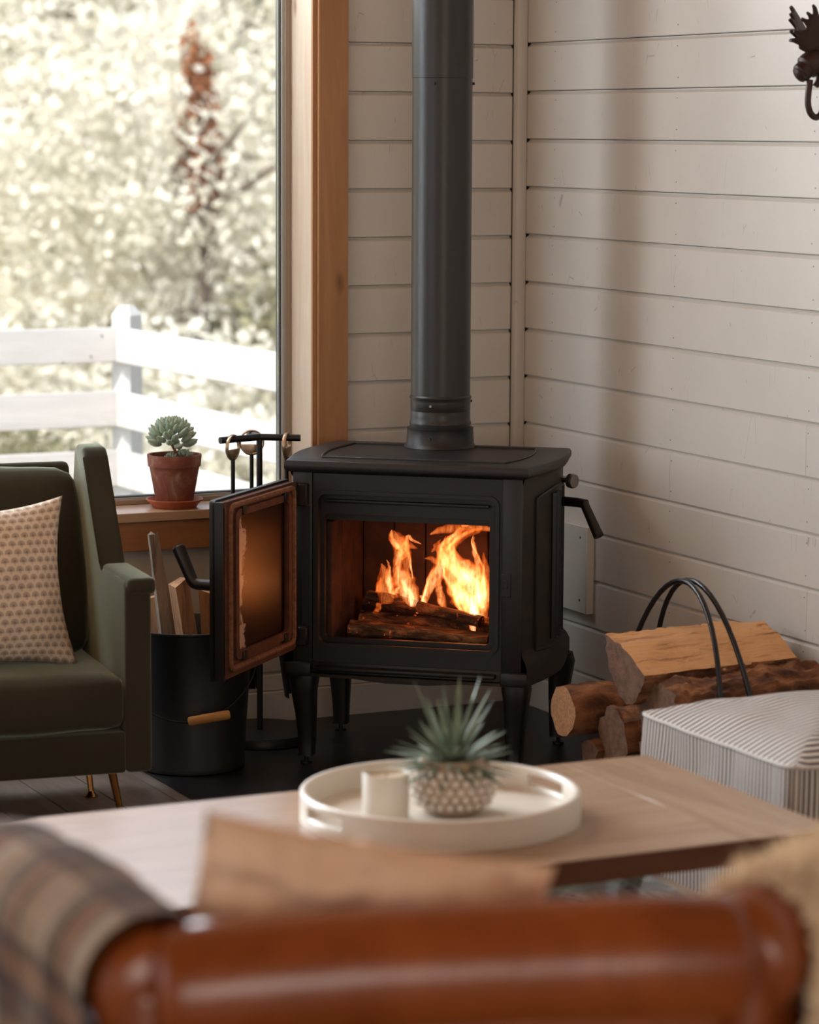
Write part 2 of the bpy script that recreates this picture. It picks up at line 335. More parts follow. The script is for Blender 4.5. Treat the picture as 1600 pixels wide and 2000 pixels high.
# ------------------------------------------------------------------ mesh builder
class MB:
    def __init__(s): s.b = bmesh.new(); s.uv = None
    def _xf(s, vs, mat):
        if mat is not None: bmesh.ops.transform(s.b, matrix=mat, verts=vs)
    def box(s, lo, hi, bev=0, seg=2, mat=None):
        lo, hi = Vector(lo), Vector(hi); c = (lo + hi) / 2; d = hi - lo
        r = bmesh.ops.create_cube(s.b, size=1, matrix=Matrix.Translation(c) @ Matrix.Diagonal((abs(d.x), abs(d.y), abs(d.z), 1)))
        vs = r['verts']
        if bev:
            es = list({e for v in vs for e in v.link_edges}); q = bmesh.ops.bevel(s.b, geom=es, offset=bev, segments=seg, profile=.5, affect='EDGES')
            vs = list({v for f in q['faces'] for v in f.verts})
            st = list(vs); seen = set(st)
            while st:
                v = st.pop()
                for e in v.link_edges:
                    o = e.other_vert(v)
                    if o not in seen: seen.add(o); st.append(o)
            vs = list(seen)
        s._xf(vs, mat); return s
    def cyl(s, p0, p1, r0, r1=None, seg=20, cap=True):
        p0, p1 = Vector(p0), Vector(p1); r1 = r0 if r1 is None else r1
        return s.tube([p0, p1], [r0, r1], seg, cap)
    def tube(s, pts, rad, seg=10, cap=True, closed=False, sx=1.0, up=None):
        pts = [Vector(p) for p in pts]; n = len(pts)
        if not isinstance(rad, (list, tuple)): rad = [rad] * n
        rings = []; prev = None
        for i, p in enumerate(pts):
            if closed: t = pts[(i + 1) % n] - pts[i - 1]
            else: t = pts[min(i + 1, n - 1)] - pts[max(i - 1, 0)]
            t.normalize()
            if prev is None:
                a = Vector(up) if up is not None else (Vector((0, 0, 1)) if abs(t.z) < .9 else Vector((1, 0, 0)))
                u = (a - t * a.dot(t)).normalized()
            else:
                u = (prev - t * prev.dot(t)).normalized()
            prev = u; w = t.cross(u)
            r = rad[i]
            rings.append([s.b.verts.new(p + (u * math.cos(2 * PI * k / seg) * sx + w * math.sin(2 * PI * k / seg)) * r) for k in range(seg)])
        m = n if closed else n - 1
        for i in range(m):
            a, b = rings[i], rings[(i + 1) % n]
            for k in range(seg): s.b.faces.new((a[k], a[(k + 1) % seg], b[(k + 1) % seg], b[k]))
        if cap and not closed:
            s.b.faces.new(rings[0][::-1]); s.b.faces.new(rings[-1])
        return s
    def lathe(s, prof, c=(0, 0, 0), seg=40, mat=None):
        rings = []; c = Vector(c); out = []
        for r, z in prof:
            if r < 1e-6: rings.append([s.b.verts.new(c + Vector((0, 0, z)))])
            else: rings.append([s.b.verts.new(c + Vector((r * math.cos(2 * PI * k / seg), r * math.sin(2 * PI * k / seg), z))) for k in range(seg)])
            out += rings[-1]
        for a, b in zip(rings, rings[1:]):
            for k in range(seg):
                k2 = (k + 1) % seg
                if len(a) == 1 and len(b) == 1: break
                if len(a) == 1: s.b.faces.new((a[0], b[k2], b[k]))
                elif len(b) == 1: s.b.faces.new((a[k], a[k2], b[0]))
                else: s.b.faces.new((a[k], a[k2], b[k2], b[k]))
        s._xf(out, mat); return s
    def prism(s, outline, h0, h1, axis='Z', bev=0, mat=None, seg=2):
        def P(u, v, h): return {'Z': Vector((u, v, h)), 'Y': Vector((u, h, v)), 'X': Vector((h, u, v))}[axis]
        a = [s.b.verts.new(P(u, v, h0)) for u, v in outline]; b = [s.b.verts.new(P(u, v, h1)) for u, v in outline]
        n = len(a); s.b.faces.new(a[::-1]); s.b.faces.new(b)
        for i in range(n): s.b.faces.new((a[i], a[(i + 1) % n], b[(i + 1) % n], b[i]))
        vs = a + b
        if bev:
            es = list({e for v in vs for e in v.link_edges}); q = bmesh.ops.bevel(s.b, geom=es, offset=bev, segments=seg, profile=.5, affect='EDGES', clamp_overlap=True)
            seen = {v for f in q['faces'] for v in f.verts}; st = list(seen)
            while st:
                v = st.pop()
                for e in v.link_edges:
                    o = e.other_vert(v)
                    if o not in seen: seen.add(o); st.append(o)
            vs = list(seen)
        s._xf(vs, mat); return s
    def loft(s, rings, closed=True, cap=True):
        R = [[s.b.verts.new(Vector(p)) for p in r] for r in rings]
        for a, b in zip(R, R[1:]):
            n = len(a)
            for k in range(n if closed else n - 1): s.b.faces.new((a[k], a[(k + 1) % n], b[(k + 1) % n], b[k]))
        if cap and closed: s.b.faces.new(R[0][::-1]); s.b.faces.new(R[-1])
        return s
    def grid(s, fn, nu, nv, uvs=None, closeu=False):
        if uvs and s.uv is None: s.uv = s.b.loops.layers.uv.new('UVMap')
        V = [[s.b.verts.new(Vector(fn(i / nu, j / nv))) for j in range(nv + 1)] for i in range(nu + 1)]
        for i in range(nu):
            for j in range(nv):
                f = s.b.faces.new((V[i][j], V[i + 1][j], V[i + 1][j + 1], V[i][j + 1]))
                if uvs:
                    for lp, (a, b) in zip(f.loops, ((i, j), (i + 1, j), (i + 1, j + 1), (i, j + 1))): lp[s.uv].uv = uvs(a / nu, b / nv)
        return s
    def sphere(s, c, r, sx=1, sy=1, sz=1, u=12, v=8, mat=None):
        m = Matrix.Translation(Vector(c)) @ (mat or Matrix.Identity(4)) @ Matrix.Diagonal((r * sx, r * sy, r * sz, 1))
        bmesh.ops.create_uvsphere(s.b, u_segments=u, v_segments=v, radius=1, matrix=m); return s
    def warp(s, fn):
        for v in s.b.verts: v.co = fn(v.co.copy())
        return s
    def build(s, name, mat, parent=None, smooth=True, angle=40, mats=None, pick=None):
        bmesh.ops.recalc_face_normals(s.b, faces=s.b.faces[:])
        me = D.meshes.new(name); s.b.to_mesh(me); s.b.free()
        for mm in (mats or [mat]): me.materials.append(mm)
        if smooth:
            me.polygons.foreach_set('use_smooth', [True] * len(me.polygons))
            try: me.set_sharp_from_angle(angle=math.radians(angle))
            except Exception: pass
        if pick:
            for p in me.polygons: p.material_index = pick(p)
        o = D.objects.new(name, me); COL.objects.link(o)
        if parent: o.parent = parent
        return o
def tag(o, label=None, cat=None, group=None, kind=None):
    if label: o['label'] = label
    if cat: o['category'] = cat
    if group: o['group'] = group
    if kind: o['kind'] = kind
    return o
def thing(name, loc=(0, 0, 0), rz=0, label=None, cat=None, group=None, kind=None):
    o = D.objects.new(name, None); COL.objects.link(o); o.location = loc; o.rotation_euler = (0, 0, rz); o.empty_display_size = .1
    return tag(o, label, cat, group, kind)
def nz(x, y=0, z=0, s=1): return noise.noise(Vector((x * s, y * s, z * s)))
def smooth_path(pts, n=6):
    pts = [Vector(p) for p in pts]; out = []
    P = [pts[0] * 2 - pts[1]] + pts + [pts[-1] * 2 - pts[-2]]
    for i in range(1, len(P) - 2):
        for k in range(n):
            t = k / n; a, b, c, d = P[i - 1], P[i], P[i + 1], P[i + 2]
            out.append(.5 * ((2 * b) + (c - a) * t + (2 * a - 5 * b + 4 * c - d) * t * t + (3 * b - a - 3 * c + d) * t ** 3))
    out.append(pts[-1]); return out

# ================================================================== THE SETTING
XL, YR, ZC = -6.0, -10.0, 2.95
XW = 0.008            # right wall plane
# floor of grey planks
flo = MB().box((XL, YR, -.06), (XW + .1, .1, -.012)).build('floor', M['gap']); tag(flo, kind='structure')
x = XL + .004; k = 0
while x < XW:
    w = .148; y = YR - random.random() * 1.5
    while y < 0.0:
        l = 1.6 + random.random() * .9
        y0, y1 = max(y, YR), min(y + l, 0)
        if y1 - y0 > .05:
            near = (x > -3.2 and y1 > -3.5)
            MB().box((x, y0 + .001, -.012), (min(x + w - .003, XW), y1 - .001, 0 + random.uniform(-.0008, 0)), .0015, 1).build('floor_plank', M['floor'], flo)
        y += l
    x += w
ce = MB().box((XL, YR, ZC), (XW + .1, .1, ZC + .2)).build('ceiling', M['ceil']); tag(ce, kind='structure')
# window opening in the back wall
WX0, WX1, WZ0, WZ1 = -4.4, -0.677, 0.612, 2.84
PH = .14; GAP = .006
JT = {('R', 7): [-1.544], ('R', 8): [-.88], ('R', 10): [-1.564], ('R', 11): [-1.1], ('B', 11): [-1.185], ('R', 3): [-3.1], ('R', 5): [-2.6], ('B', 10): [-2.4]}
ZTB, ZTR = 1.9705, 1.9765
# boards on the back wall sit with their faces on y = 0, on the right wall on x = XW
wb = MB().box((XL, .02, -.06), (XW + .02, .16, .53)).box((WX1 + .004, .02, .53), (XW + .02, .16, ZC)).box((XL, .02, .53), (WX0, .16, ZC)).box((WX0, .02, WZ1), (WX1 + .004, .16, ZC)).build('wall_back', M['gap'], smooth=False); tag(wb, kind='structure')
# proud face at y=0: prism from y=.018 to 0
def planks_back():
    k = -8
    while True:
        top = ZTB - PH * k; idx = k; k += 1
        if top < .10: break
        bot = top - PH; a, b = max(bot, .094), min(top, ZC)
        if b - a < .01: continue
        segs = []
        if b <= .545: segs = [(XL, -.026)]
        elif a >= WZ1: segs = [(XL, -.026)]
        else: segs = [(-.60, -.026), (XL, WX0)]
        if a < .545 < b: segs = [(-.60, -.026)]; 
        for s0, s1 in segs:
            cuts = [s0] + sorted(j for j in JT.get(('B', idx), []) if s0 < j < s1) + [s1]
            for c0, c1 in zip(cuts, cuts[1:]): board('B', c0, c1, a, b, wb)
        if a < .545 < b: board('B', XL, -.60, a, .545, wb)
def board(ax, c0, c1, a, b, parent):
    p = .018
    prof = [(0.0, a + .0008), (p - .002, a + .0008), (p, a + .0030), (p, b - .0115), (p - .010, b - .0040), (p - .010, b - .0008), (0.0, b - .0008)]
    e0, e1 = c0 + .0006, c1 - .0006
    if ax == 'B': m = MB().loft([[(e0, p - q, z) for q, z in prof], [(e1, p - q, z) for q, z in prof]])
    else: m = MB().loft([[(XW + p - q, e0, z) for q, z in prof], [(XW + p - q, e1, z) for q, z in prof]])
    return m.build('plank', M['wall'], parent, smooth=False)
planks_back()
wr = MB().box((XW + .02, YR, -.06), (XW + .16, .16, ZC)).build('wall_right', M['gap'], smooth=False); tag(wr, kind='structure')
k = -8
while True:
    top = ZTR - PH * k; idx = k; k += 1
    if top < .10: break
    a, b = max(top - PH, .094), min(top, ZC)
    if b - a < .01: continue
    js = JT.get(('R', idx), []) + [-4.4 - (idx % 3) * .6, -7.5 + (idx % 2) * .8]
    cuts = [YR] + sorted(js) + [-.028]
    for c0, c1 in zip(cuts, cuts[1:]): board('R', c0, c1, a, b, wr)
m = MB()
for ys in (-.20, -.885, -1.555, -2.24, -2.92):
    for kk in range(-2, 15):
        zt_ = ZTR - PH * kk
        for dz_ in (.028, .112):
            z_ = zt_ - dz_ + .004 * nz(kk * 3.3, ys * 9); y_ = ys + .012 * nz(kk * 5.1, ys * 7, dz_ * 50)
            if .1 < z_ < ZC: m.cyl((XW + .0004, y_, z_), (XW - .0004, y_, z_), .0017, .0017, 8)
tag(m.build('nail_holes', M['gap'], wr), kind='stuff')
for nm, lo, hi in (('wall_left', (XL - .15, YR, -.06), (XL, .1, ZC)), ('wall_rear', (XL, YR - .15, -.06), (XW + .1, YR, ZC))):
    o = MB().box(lo, hi).build(nm, M['wall']); tag(o, kind='structure')
tr = MB().box((XW - .033, -.031, 0), (XW, 0, ZC), .004, 2).build('trim_1', M['wall']); tag(tr, kind='structure')
bb = MB().box((XL, -.008, 0), (XW - .03, .018, .093), .003, 1).build('baseboard_back', M['wall']); tag(bb, kind='structure')
bb = MB().box((XW - .008, YR, 0), (XW + .018, -.03, .093), .003, 1).build('baseboard_right', M['wall']); tag(bb, kind='structure')
# unseen frames added on the solid walls around the fill lamps, no openings behind
def blind_window(n, c, axis, w, h):
    o = thing('window_%d' % n, c, kind='structure')
    m = MB(); t = .07
    def bx(a0, a1, z0, z1):
        if axis == 'X': m.box((0, a0, z0), (.04, a1, z1), .003, 1)
        else: m.box((a0, 0, z0), (a1, .04, z1), .003, 1)
    bx(-w / 2 - t, w / 2 + t, -h / 2 - t, -h / 2); bx(-w / 2 - t, w / 2 + t, h / 2, h / 2 + t); bx(-w / 2 - t, -w / 2, -h / 2, h / 2); bx(w / 2, w / 2 + t, -h / 2, h / 2)
    m.build('window_frame', M['pine'], o)
blind_window(2, (XL, -3.4, 1.55), 'X', 2.6, 1.8)
blind_window(3, (-3.6, YR, 1.6), 'Y', 2.2, 1.4)

# ---- the big window
win = thing('window_1', (0, 0, 0), kind='structure')
FY = .142     # where the sash stands, behind the jamb
# jamb boards
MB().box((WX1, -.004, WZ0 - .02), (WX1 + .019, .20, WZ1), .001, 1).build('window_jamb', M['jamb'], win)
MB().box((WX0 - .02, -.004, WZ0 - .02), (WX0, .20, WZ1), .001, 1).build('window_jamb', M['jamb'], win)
MB().box((WX0, -.004, WZ1), (WX1, .20, WZ1 + .019), .001, 1).build('window_head', M['pineh'], win)
sill = MB().box((WX0 - .02, -.034, .618), (WX1 - .0, .20, .645), .002, 1).build('window_sill', M['sillw'], win)
# casing
MB().box((-.664, -.024, .53), (-.570, 0, WZ1 + .10), .0015, 1).build('window_casing', M['pine'], win)
MB().box((WX1 - .001, -.012, .6), (-.664, .0, WZ1 + .1), .001, 1).build('casing_reveal', M['pine'], win)
MB().box((WX0 - .11, -.024, .53), (WX0 - .013, 0, WZ1 + .10), .0015, 1).build('window_casing', M['pine'], win)
MB().box((WX0 - .013, -.024, .534), (-.6645, 0, .6175), .0015, 1).build('window_apron', M['pineh'], win)
MB().box((WX0 - .013, -.024, WZ1 + .01), (-.6645, 0, WZ1 + .10), .0015, 1).build('window_casing', M['pineh'], win)
# sash
s0, s1, z0, z1 = WX0, WX1, .645, WZ1
fw = .020
m = MB(); m.box((s1 - fw, FY, z0), (s1, FY + .05, z1), .002, 1).box((s0, FY, z0), (s0 + fw, FY + .05, z1), .002, 1).box((s0 + fw, FY, z0), (s1 - fw, FY + .05, z0 + .014), .002, 1).box((s0 + fw, FY, z1 - fw), (s1 - fw, FY + .05, z1), .002, 1)
m.box((-2.62, FY, z0 + fw), (-2.56, FY + .05, z1 - fw), .002, 1)
m.build('sash', M['vinyl'], win)
m = MB(); b0 = s1 - fw
m.box((b0 - .007, FY + .008, z0 + .014), (b0, FY + .045, z1 - fw)).box((s0 + fw, FY + .008, z0 + .014), (b0 - .007, FY + .045, z0 + .020))
m.build('glazing_bead', M['alum'], win)
m = MB().box((b0 - .011, FY + .016, z0 + .020), (b0 - .007, FY + .045, z1 - fw)).box((s0 + fw, FY + .016, z0 + .020), (b0 - .011, FY + .045, z0 + .0235))
m.build('glazing_gasket', M['seal'], win)
MB().box((s0 + fw, FY + .028, z0 + .0235), (b0 - .011, FY + .032, z1 - fw)).build('window_pane', M['glass'], win)

# hearth pad
hp = MB().prism([(-1.372, -.010), (-1.372, -.99), (-1.10, -1.25), (-.01, -1.25), (-.01, -.010)], .0005, .0045, 'Z').build('hearth_pad', M['slate']); tag(hp, 'flat black hearth pad on the grey floor under the wood stove', 'hearth pad')

# ================================================================== OUTDOORS
def ground_z(x, y):
    d = max(0, y - 3.0)
    return -1.5 + .02 * d + .0085 * max(0, d - 4) ** 1.55 + .25 * nz(x * .12, y * .12)
g = MB().grid(lambda u, v: (lambda X, Y: (X, Y, ground_z(X, Y)))(-60 + 150 * u, .3 + 150 * v ** 1.6), 90, 90).build('ground_hillside', M['grass']); tag(g, kind='structure')
dk = MB().box((-6, .17, -.30), (-.05, 3.1, -.20), .01, 1).build('deck_platform', M['postw']); tag(dk, kind='structure')
rail = thing('deck_railing', (-.165, 2.975, -.2), label='white painted deck railing of wide boards outside the window', cat='railing')
rz = [(1.015, 1.15), (.763, .90), (.528, .668), (.28, .42)]
for a, b in rz:
    MB().box((-5.6, -.0, a), (0.0, .036, b), .004, 1).build('rail_board', M['railw'], rail)
    o = MB().box((-2.62, 0, a), (0, .036, b), .004, 1).build('rail_board', M['railw'], rail)
    o.rotation_euler = (0, 0, math.radians(92.8)); o.location = (.002, -.001, 0)
def post(px, py, rot):
    o = MB()
    o.box((-.043, -.043, 0), (.043, .043, 1.195)).loft([[(-.043, -.043, 1.195), (.043, -.043, 1.195), (.043, .043, 1.195), (-.043, .043, 1.195)], [(-.022, -.022, 1.232), (.022, -.022, 1.232), (.022, .022, 1.232), (-.022, .022, 1.232)]])
    q = o.build('rail_post', M['postw'], rail, smooth=False); q.location = (px, py, 0); q.rotation_euler = (0, 0, rot)
post(.032, .050, math.radians(37)); post(-2.4, .082, 0); post(-4.8, .082, 0); post(.12, -1.9, math.radians(3))
for (sx_, sz_, ax) in [(-.02, 1.125, 0), (-.02, 1.04, 0), (-.09, 1.12, 0), (-.135, 1.04, 0), (-.02, .875, 0), (-.02, .79, 0), (-.02, .64, 0), (-.02, .55, 0), (-.25, 1.02, 0)]:
    MB().sphere((sx_, -.0015, sz_), .004, u=8, v=5).build('screw', M['blackmetal'], rail)

def blob_leaves(n, rx, ry, rz_, size, seed, clumps=40, shape='round'):
    rnd = random.Random(seed); vs = []; fs = []; cl = []
    for c in range(clumps):
        while True:
            p = Vector((rnd.uniform(-1, 1), rnd.uniform(-1, 1), rnd.uniform(-1, 1)))
            if shape == 'round' and .25 < p.length < 1: break
            if shape == 'cone':
                hh = (p.z + 1) / 2; r = math.hypot(p.x, p.y)
                if r < (1 - hh) * .95 + .05: break
        cl.append((p, rnd.uniform(.12, .26)))
    for i in range(n):
        p, r = cl[rnd.randrange(len(cl))]
        q = p + Vector((rnd.gauss(0, r), rnd.gauss(0, r), rnd.gauss(0, r * .8)))
        c = Vector((q.x * rx, q.y * ry, q.z * rz_))
        a = Vector((rnd.gauss(0, 1), rnd.gauss(0, 1), rnd.gauss(0, 1))).normalized(); b = a.orthogonal().normalized(); b.rotate(Matrix.Rotation(rnd.uniform(0, 6.28), 3, a))
        w = a.cross(b); sz = size * rnd.uniform(.5, 1.4); k = len(vs)
        vs += [c - b * sz, c + w * sz * .55, c + b * sz, c - w * sz * .55]; fs.append((k, k + 1, k + 2, k + 3))
    me = D.meshes.new('foliage'); me.from_pydata([tuple(v) for v in vs], [], fs); return me
protos = {}
for key, (n, rx, ry, rzz, size, mk, cl, shp) in dict(a=(9000, 1.7, 1.7, 2.1, .062, 'leaf_pale', 60, 'round'), b=(9000, 1.9, 1.9, 1.9, .065, 'leaf_green', 60, 'round'), c=(5000, 1.3, 1.3, 1.0, .07, 'leaf_pale', 34, 'round'), d=(4800, .16, .17, .58, .045, 'leaf_rust', 26, 'cone'), e=(5200, 1.4, 1.4, 1.1, .07, 'leaf_green', 40, 'round')).items():
    me = blob_leaves(n, rx, ry, rzz, size, ord(key), cl, shp); me.materials.append(M[mk]); protos[key] = me
def trunk_mesh(h, r, seed):
    rnd = random.Random(seed); m = MB(); pts = [(0, 0, 0)]; 
    for i in range(1, 7): pts.append((rnd.uniform(-.08, .08) * i * .4, rnd.uniform(-.08, .08) * i * .4, h * i / 6))
    m.tube(pts, [r * (1 - .12 * i) for i in range(7)], 8)
    for i in range(6):
        z = h * (.35 + .1 * i); a = rnd.uniform(0, 6.28); l = rnd.uniform(.6, 1.1)
        m.tube([(0, 0, z), (math.cos(a) * l * .5, math.sin(a) * l * .5, z + .25 * l), (math.cos(a) * l, math.sin(a) * l, z + .6 * l)], [r * .35, r * .25, r * .1], 6)
    bmesh.ops.recalc_face_normals(m.b, faces=m.b.faces[:]); me = D.meshes.new('trunk'); m.b.to_mesh(me); m.b.free(); me.materials.append(M['trunk']); return me
tm = [trunk_mesh(3.2, .12, 1), trunk_mesh(3.6, .16, 2), trunk_mesh(.7, .05, 3)]
def at_px(px, dist):      # a spot on the hillside seen at that bearing
    d = cF + cR * ((px - 800) / 5612.6); d = Vector((d.x, d.y, 0)).normalized(); X = Vector((-4.03, -7.6, 0)) + d * dist
    return X.x, X.y
def tree(name, px, dist, key, tk, h, s, label, cat, group=None, dz=0):
    X, Y = at_px(px, dist); o = thing(name, (X, Y, ground_z(X, Y) - .1 + dz), random.uniform(0, 6.28), label, cat, group)
    t = D.objects.new('trunk', tm[tk]); COL.objects.link(t); t.parent = o; t.scale = (s, s, s * h / 3.2 if tk < 2 else s)
    f = D.objects.new('foliage', protos[key]); COL.objects.link(f); f.parent = o; f.location = (0, 0, h); f.scale = (s, s, s); f['kind'] = 'stuff'; return o
G1, G2, G3 = 'sunlit pale trees on the hillside', 'olive green trees on the hillside', 'low shrubs beyond the deck railing'
L1 = 'sunlit pale sage tree on the hillside outside the window'; L2 = 'olive green tree on the hillside outside the window'
for (px, dist, key, tk, h, s) in [(-150, 30, 'a', 0, 2.9, 1.1), (40, 27, 'a', 1, 3.0, 1.0), (150, 36, 'a', 0, 3.4, 1.2), (330, 33, 'a', 0, 3.0, 1.1), (480, 29, 'a', 1, 3.0, 1.0), (620, 34, 'a', 0, 3.0, 1.2), (90, 45, 'a', 1, 3.6, 1.4), (400, 46, 'a', 1, 3.6, 1.4), (560, 44, 'a', 0, 3.4, 1.3), (-60, 50, 'a', 0, 3.6, 1.5), (240, 55, 'a', 1, 4, 1.6), (700, 48, 'a', 1, 4, 1.5), (350, 24, 'a', 0, 2.6, .8), (20, 62, 'a', 0, 4, 1.8), (480, 64, 'a', 0, 4, 1.8), (230, 22, 'a', 0, 2.2, .7)]:
    tree('hillside_tree', px, dist, key, tk, h, s, L1, 'tree', G1)
for (px, dist, key, tk, h, s) in [(255, 29, 'b', 1, 3.0, .9), (-30, 38, 'b', 0, 3.3, 1.1), (440, 38, 'b', 0, 3.2, 1.1), (100, 31, 'b', 1, 2.4, .8), (560, 31, 'b', 0, 2.6, .9), (180, 48, 'b', 1, 3.8, 1.3), (330, 58, 'b', 1, 4, 1.7), (650, 56, 'b', 0, 4, 1.6), (-120, 58, 'b', 1, 4, 1.7), (520, 52, 'b', 1, 3.8, 1.4)]:
    tree('hillside_tree', px, dist, key, tk, h, s, L2, 'tree', G2)
for (px, dist, key, s) in [(30, 15, 'c', .5), (120, 18, 'e', .6), (200, 16, 'c', .5), (300, 15, 'e', .5), (400, 17, 'c', .6), (470, 15.5, 'e', .5), (530, 18, 'c', .7), (350, 20, 'c', .8), (80, 21, 'c', .8), (500, 22, 'e', .9), (240, 19, 'c', .7), (430, 13.8, 'e', .35), (0, 18, 'e', .6), (560, 14, 'c', .45)]:
    tree('hillside_shrub', px, dist, key, 2, .55 * s / .5 * .8, s, 'leafy shrub growing low on the slope beyond the deck railing', 'shrub', G3)
X_, Y_ = at_px(392, 22.0)
tree('dead_conifer', 392, 22.0, 'd', 0, 1.86 - (ground_z(X_, Y_) - .1), 1.0, 'small dead conifer with rust-orange needles on the hillside', 'tree')

# ================================================================== WOOD STOVE
TH = math.radians(-40.6)
SO = (-.58266, -.58493, .0045)
st = thing('wood_stove', SO, TH, 'black cast iron wood stove with its glass door open on a burning fire', 'stove')
def splan(off=0.0, fx=.317, fy=-.235, bow=.030, by=.245, n=10):
    """plan outline (clockwise from front left): straight front and back, bowed sides"""
    pts = []
    for i in range(n + 1):
        y = fy + (by - fy) * i / n; t = i / n
        pts.append((fx + bow * math.sin(PI * t) * 1.0 + .008 * t + off, y + (off if i == n else (-off if i == 0 else 0))))
    left = [(-x, y) for x, y in pts]
    return pts + left[::-1]        # right side front->back, then left side back->front
ZT = .838
# top plate with soft edge
def ring(off, z): return [(x, y, z) for x, y in splan(off)]
MB().loft([ring(-.004, ZT - .036), ring(.014, ZT - .030), ring(.019, ZT - .022), ring(.019, ZT - .008), ring(.015, ZT - .002), ring(.008, ZT)]).build('top_plate', M['iron'], st)
# raised bead on the plate
bp = []
o2 = [(x * .80, y * .74 - .0) for x, y in splan(0)]
m = MB()
pts = [(x, y, ZT + .0008) for x, y in o2]
m.tube(pts, .0042, 6, closed=True, up=(0, 0, 1)); m.build('plate_bead', M['iron'], st)
# body shell: bowed sides and back, open at the front
prof = [(.250, .016), (.262, .020), (.300, .020), (.318, .012), (.330, .003), (.345, 0), (.790, 0), (.800, .004), (.812, .008), (.8045 + .004, .006)]
def side_ring(off, z):
    o = splan(off); return [(x, y, z) for x, y in o]
rings = [side_ring(of, z) for z, of in prof[:-1]]
b = MB().loft(rings, closed=False, cap=False)
# inner skin gives it thickness
b.loft([[(x * .93, y * .93, z) for x, y in splan(0)] for z in (.30, .80)], closed=False, cap=False)
b.build('body', M['iron'], st)
MB().loft([ring(.016, .250), ring(.012, .258), ring(-.03, .262)]).build('base_plate', M['iron'], st)
# corner columns
for sx_ in (-1, 1):
    lo, hi = sorted((sx_ * .262, sx_ * .318))
    MB().box((lo, -.238, .286), (hi, -.215, .806), .004, 2).build('corner_column', M['iron'], st)
    MB().box((lo - (.020 if sx_ < 0 else 0), -.254, .250), (hi + (.020 if sx_ > 0 else 0), -.205, .288), .006, 2).build('corner_foot_block', M['iron'], st)
# recessed side panels with two flutes, following the bow
def side_x(y): t = (y + .235) / .48; return .317 + .030 * math.sin(PI * t) + .008 * t
for sg in (-1, 1):
    m = MB()
    def arc(u, v, d, sg=sg):
        y = -.150 + .340 * u; arch = .030 * math.sin(PI * u); z = .335 - .0 + v * (.410); z = z + (arch * .5 if v > .5 else -arch * .3)
        return (sg * (side_x(y) + d), y, z)
    # frame strip
    e = [arc(i / 16, 1, .002) for i in range(17)] + [arc(1, 1 - i / 8, .002) for i in range(1, 8)] + [arc(1 - i / 16, 0, .002) for i in range(17)] + [arc(0, i / 8, .002) for i in range(1, 8)]
    m.tube(e, .0045, 6, closed=True); m.build('side_moulding', M['iron'], st)
    for u0 in (.42, .56):
        f = MB(); f.tube([(sg * (side_x(-.150 + .340 * u0) + .002), -.150 + .340 * u0, z) for z in (.345, .45, .6, .745)], .011, 8); f.build('side_flute', M['iron'], st)
# front frame with rounded opening
def rrect(x0, x1, z0, z1, r, n=5, arch=0):
    P = []
    for cx, cz, a0 in ((x1 - r, z1 - r, 0), (x0 + r, z1 - r, 90), (x0 + r, z0 + r, 180), (x1 - r, z0 + r, 270)):
        for i in range(n + 1):
            a = math.radians(a0 + 90 * i / n); P.append([cx + r * math.cos(a), cz + r * math.sin(a)])
    if arch:
        for p in P:
            if p[1] > (z0 + z1) / 2: p[1] += arch * (1 - ((p[0] - (x0 + x1) / 2) / ((x1 - x0) / 2)) ** 2)
    return P
def framemesh(m, outer, inner, ya, yb, lip=None):
    n = len(outer); O = [(x, ya, z) for x, z in outer]; I = [(x, ya, z) for x, z in inner]; O2 = [(x, yb, z) for x, z in outer]; I2 = [(x, yb, z) for x, z in inner]
    m.loft([O2 + [O2[0]], O + [O[0]], I + [I[0]], I2 + [I2[0]], O2 + [O2[0]]], closed=False, cap=False)
m = MB(); framemesh(m, rrect(-.262, .262, .288, .802, .004), rrect(-.262, .262, .288, .802, .004) and rrect(-.246, .242, .340, .748, .022), -.230, -.205); m.build('front_frame', M['iron'], st)
m = MB(); framemesh(m, rrect(-.256, .254, .330, .757, .028), rrect(-.246, .244, .341, .747, .022), -.236, -.228); m.build('opening_rim', M['iron'], st)
# inner step frame with the actual fire opening
m = MB(); framemesh(m, rrect(-.248, .246, .338, .750, .02), rrect(-.236, .222, .352, .690, .012), -.207, -.190); m.build('inner_frame', M['iron'], st)
m = MB().box((-.234, -.222, .722), (.222, -.196, .731), .003, 2).build('air_deflector', M['iron'], st)
# lintel inside
MB().box((-.240, -.19, .672), (.240, -.10, .700)).build('baffle_edge', M['iron'], st)
# firebox
fb = MB(); fb.box((-.262, -.19, .300), (-.242, .17, .70)).box((.236, -.19, .300), (.256, .17, .70)).box((-.262, .150, .30), (.256, .17, .70)).box((-.262, -.19, .30), (.256, .17, .318)).box((-.262, -.10, .668), (.256, .17, .690)); fb.build('firebox', M['iron'], st)
for i in range(3): MB().box((-.241, -.175 + i * .107, .320), (-.226, -.071 + i * .107, .664), .003, 1).build('firebrick', M['fireb'], st)
for i in range(5): MB().box((-.224 + i * .091, .134, .320), (-.136 + i * .091, .149, .664), .003, 1).build('firebrick', M['fireb'], st)
for i in range(3): MB().box((.222, -.175 + i * .107, .320), (.235, -.071 + i * .107, .664), .003, 1).build('firebrick', M['fireb'], st)
MB().tube([(-.20, .03, .655), (.22, .03, .655)], .010, 10).build('air_tube', M['iron'], st)
MB().box((.072, .085, .628), (.090, .10, .657), .002, 1).build('tube_bracket', M['glow'], st)
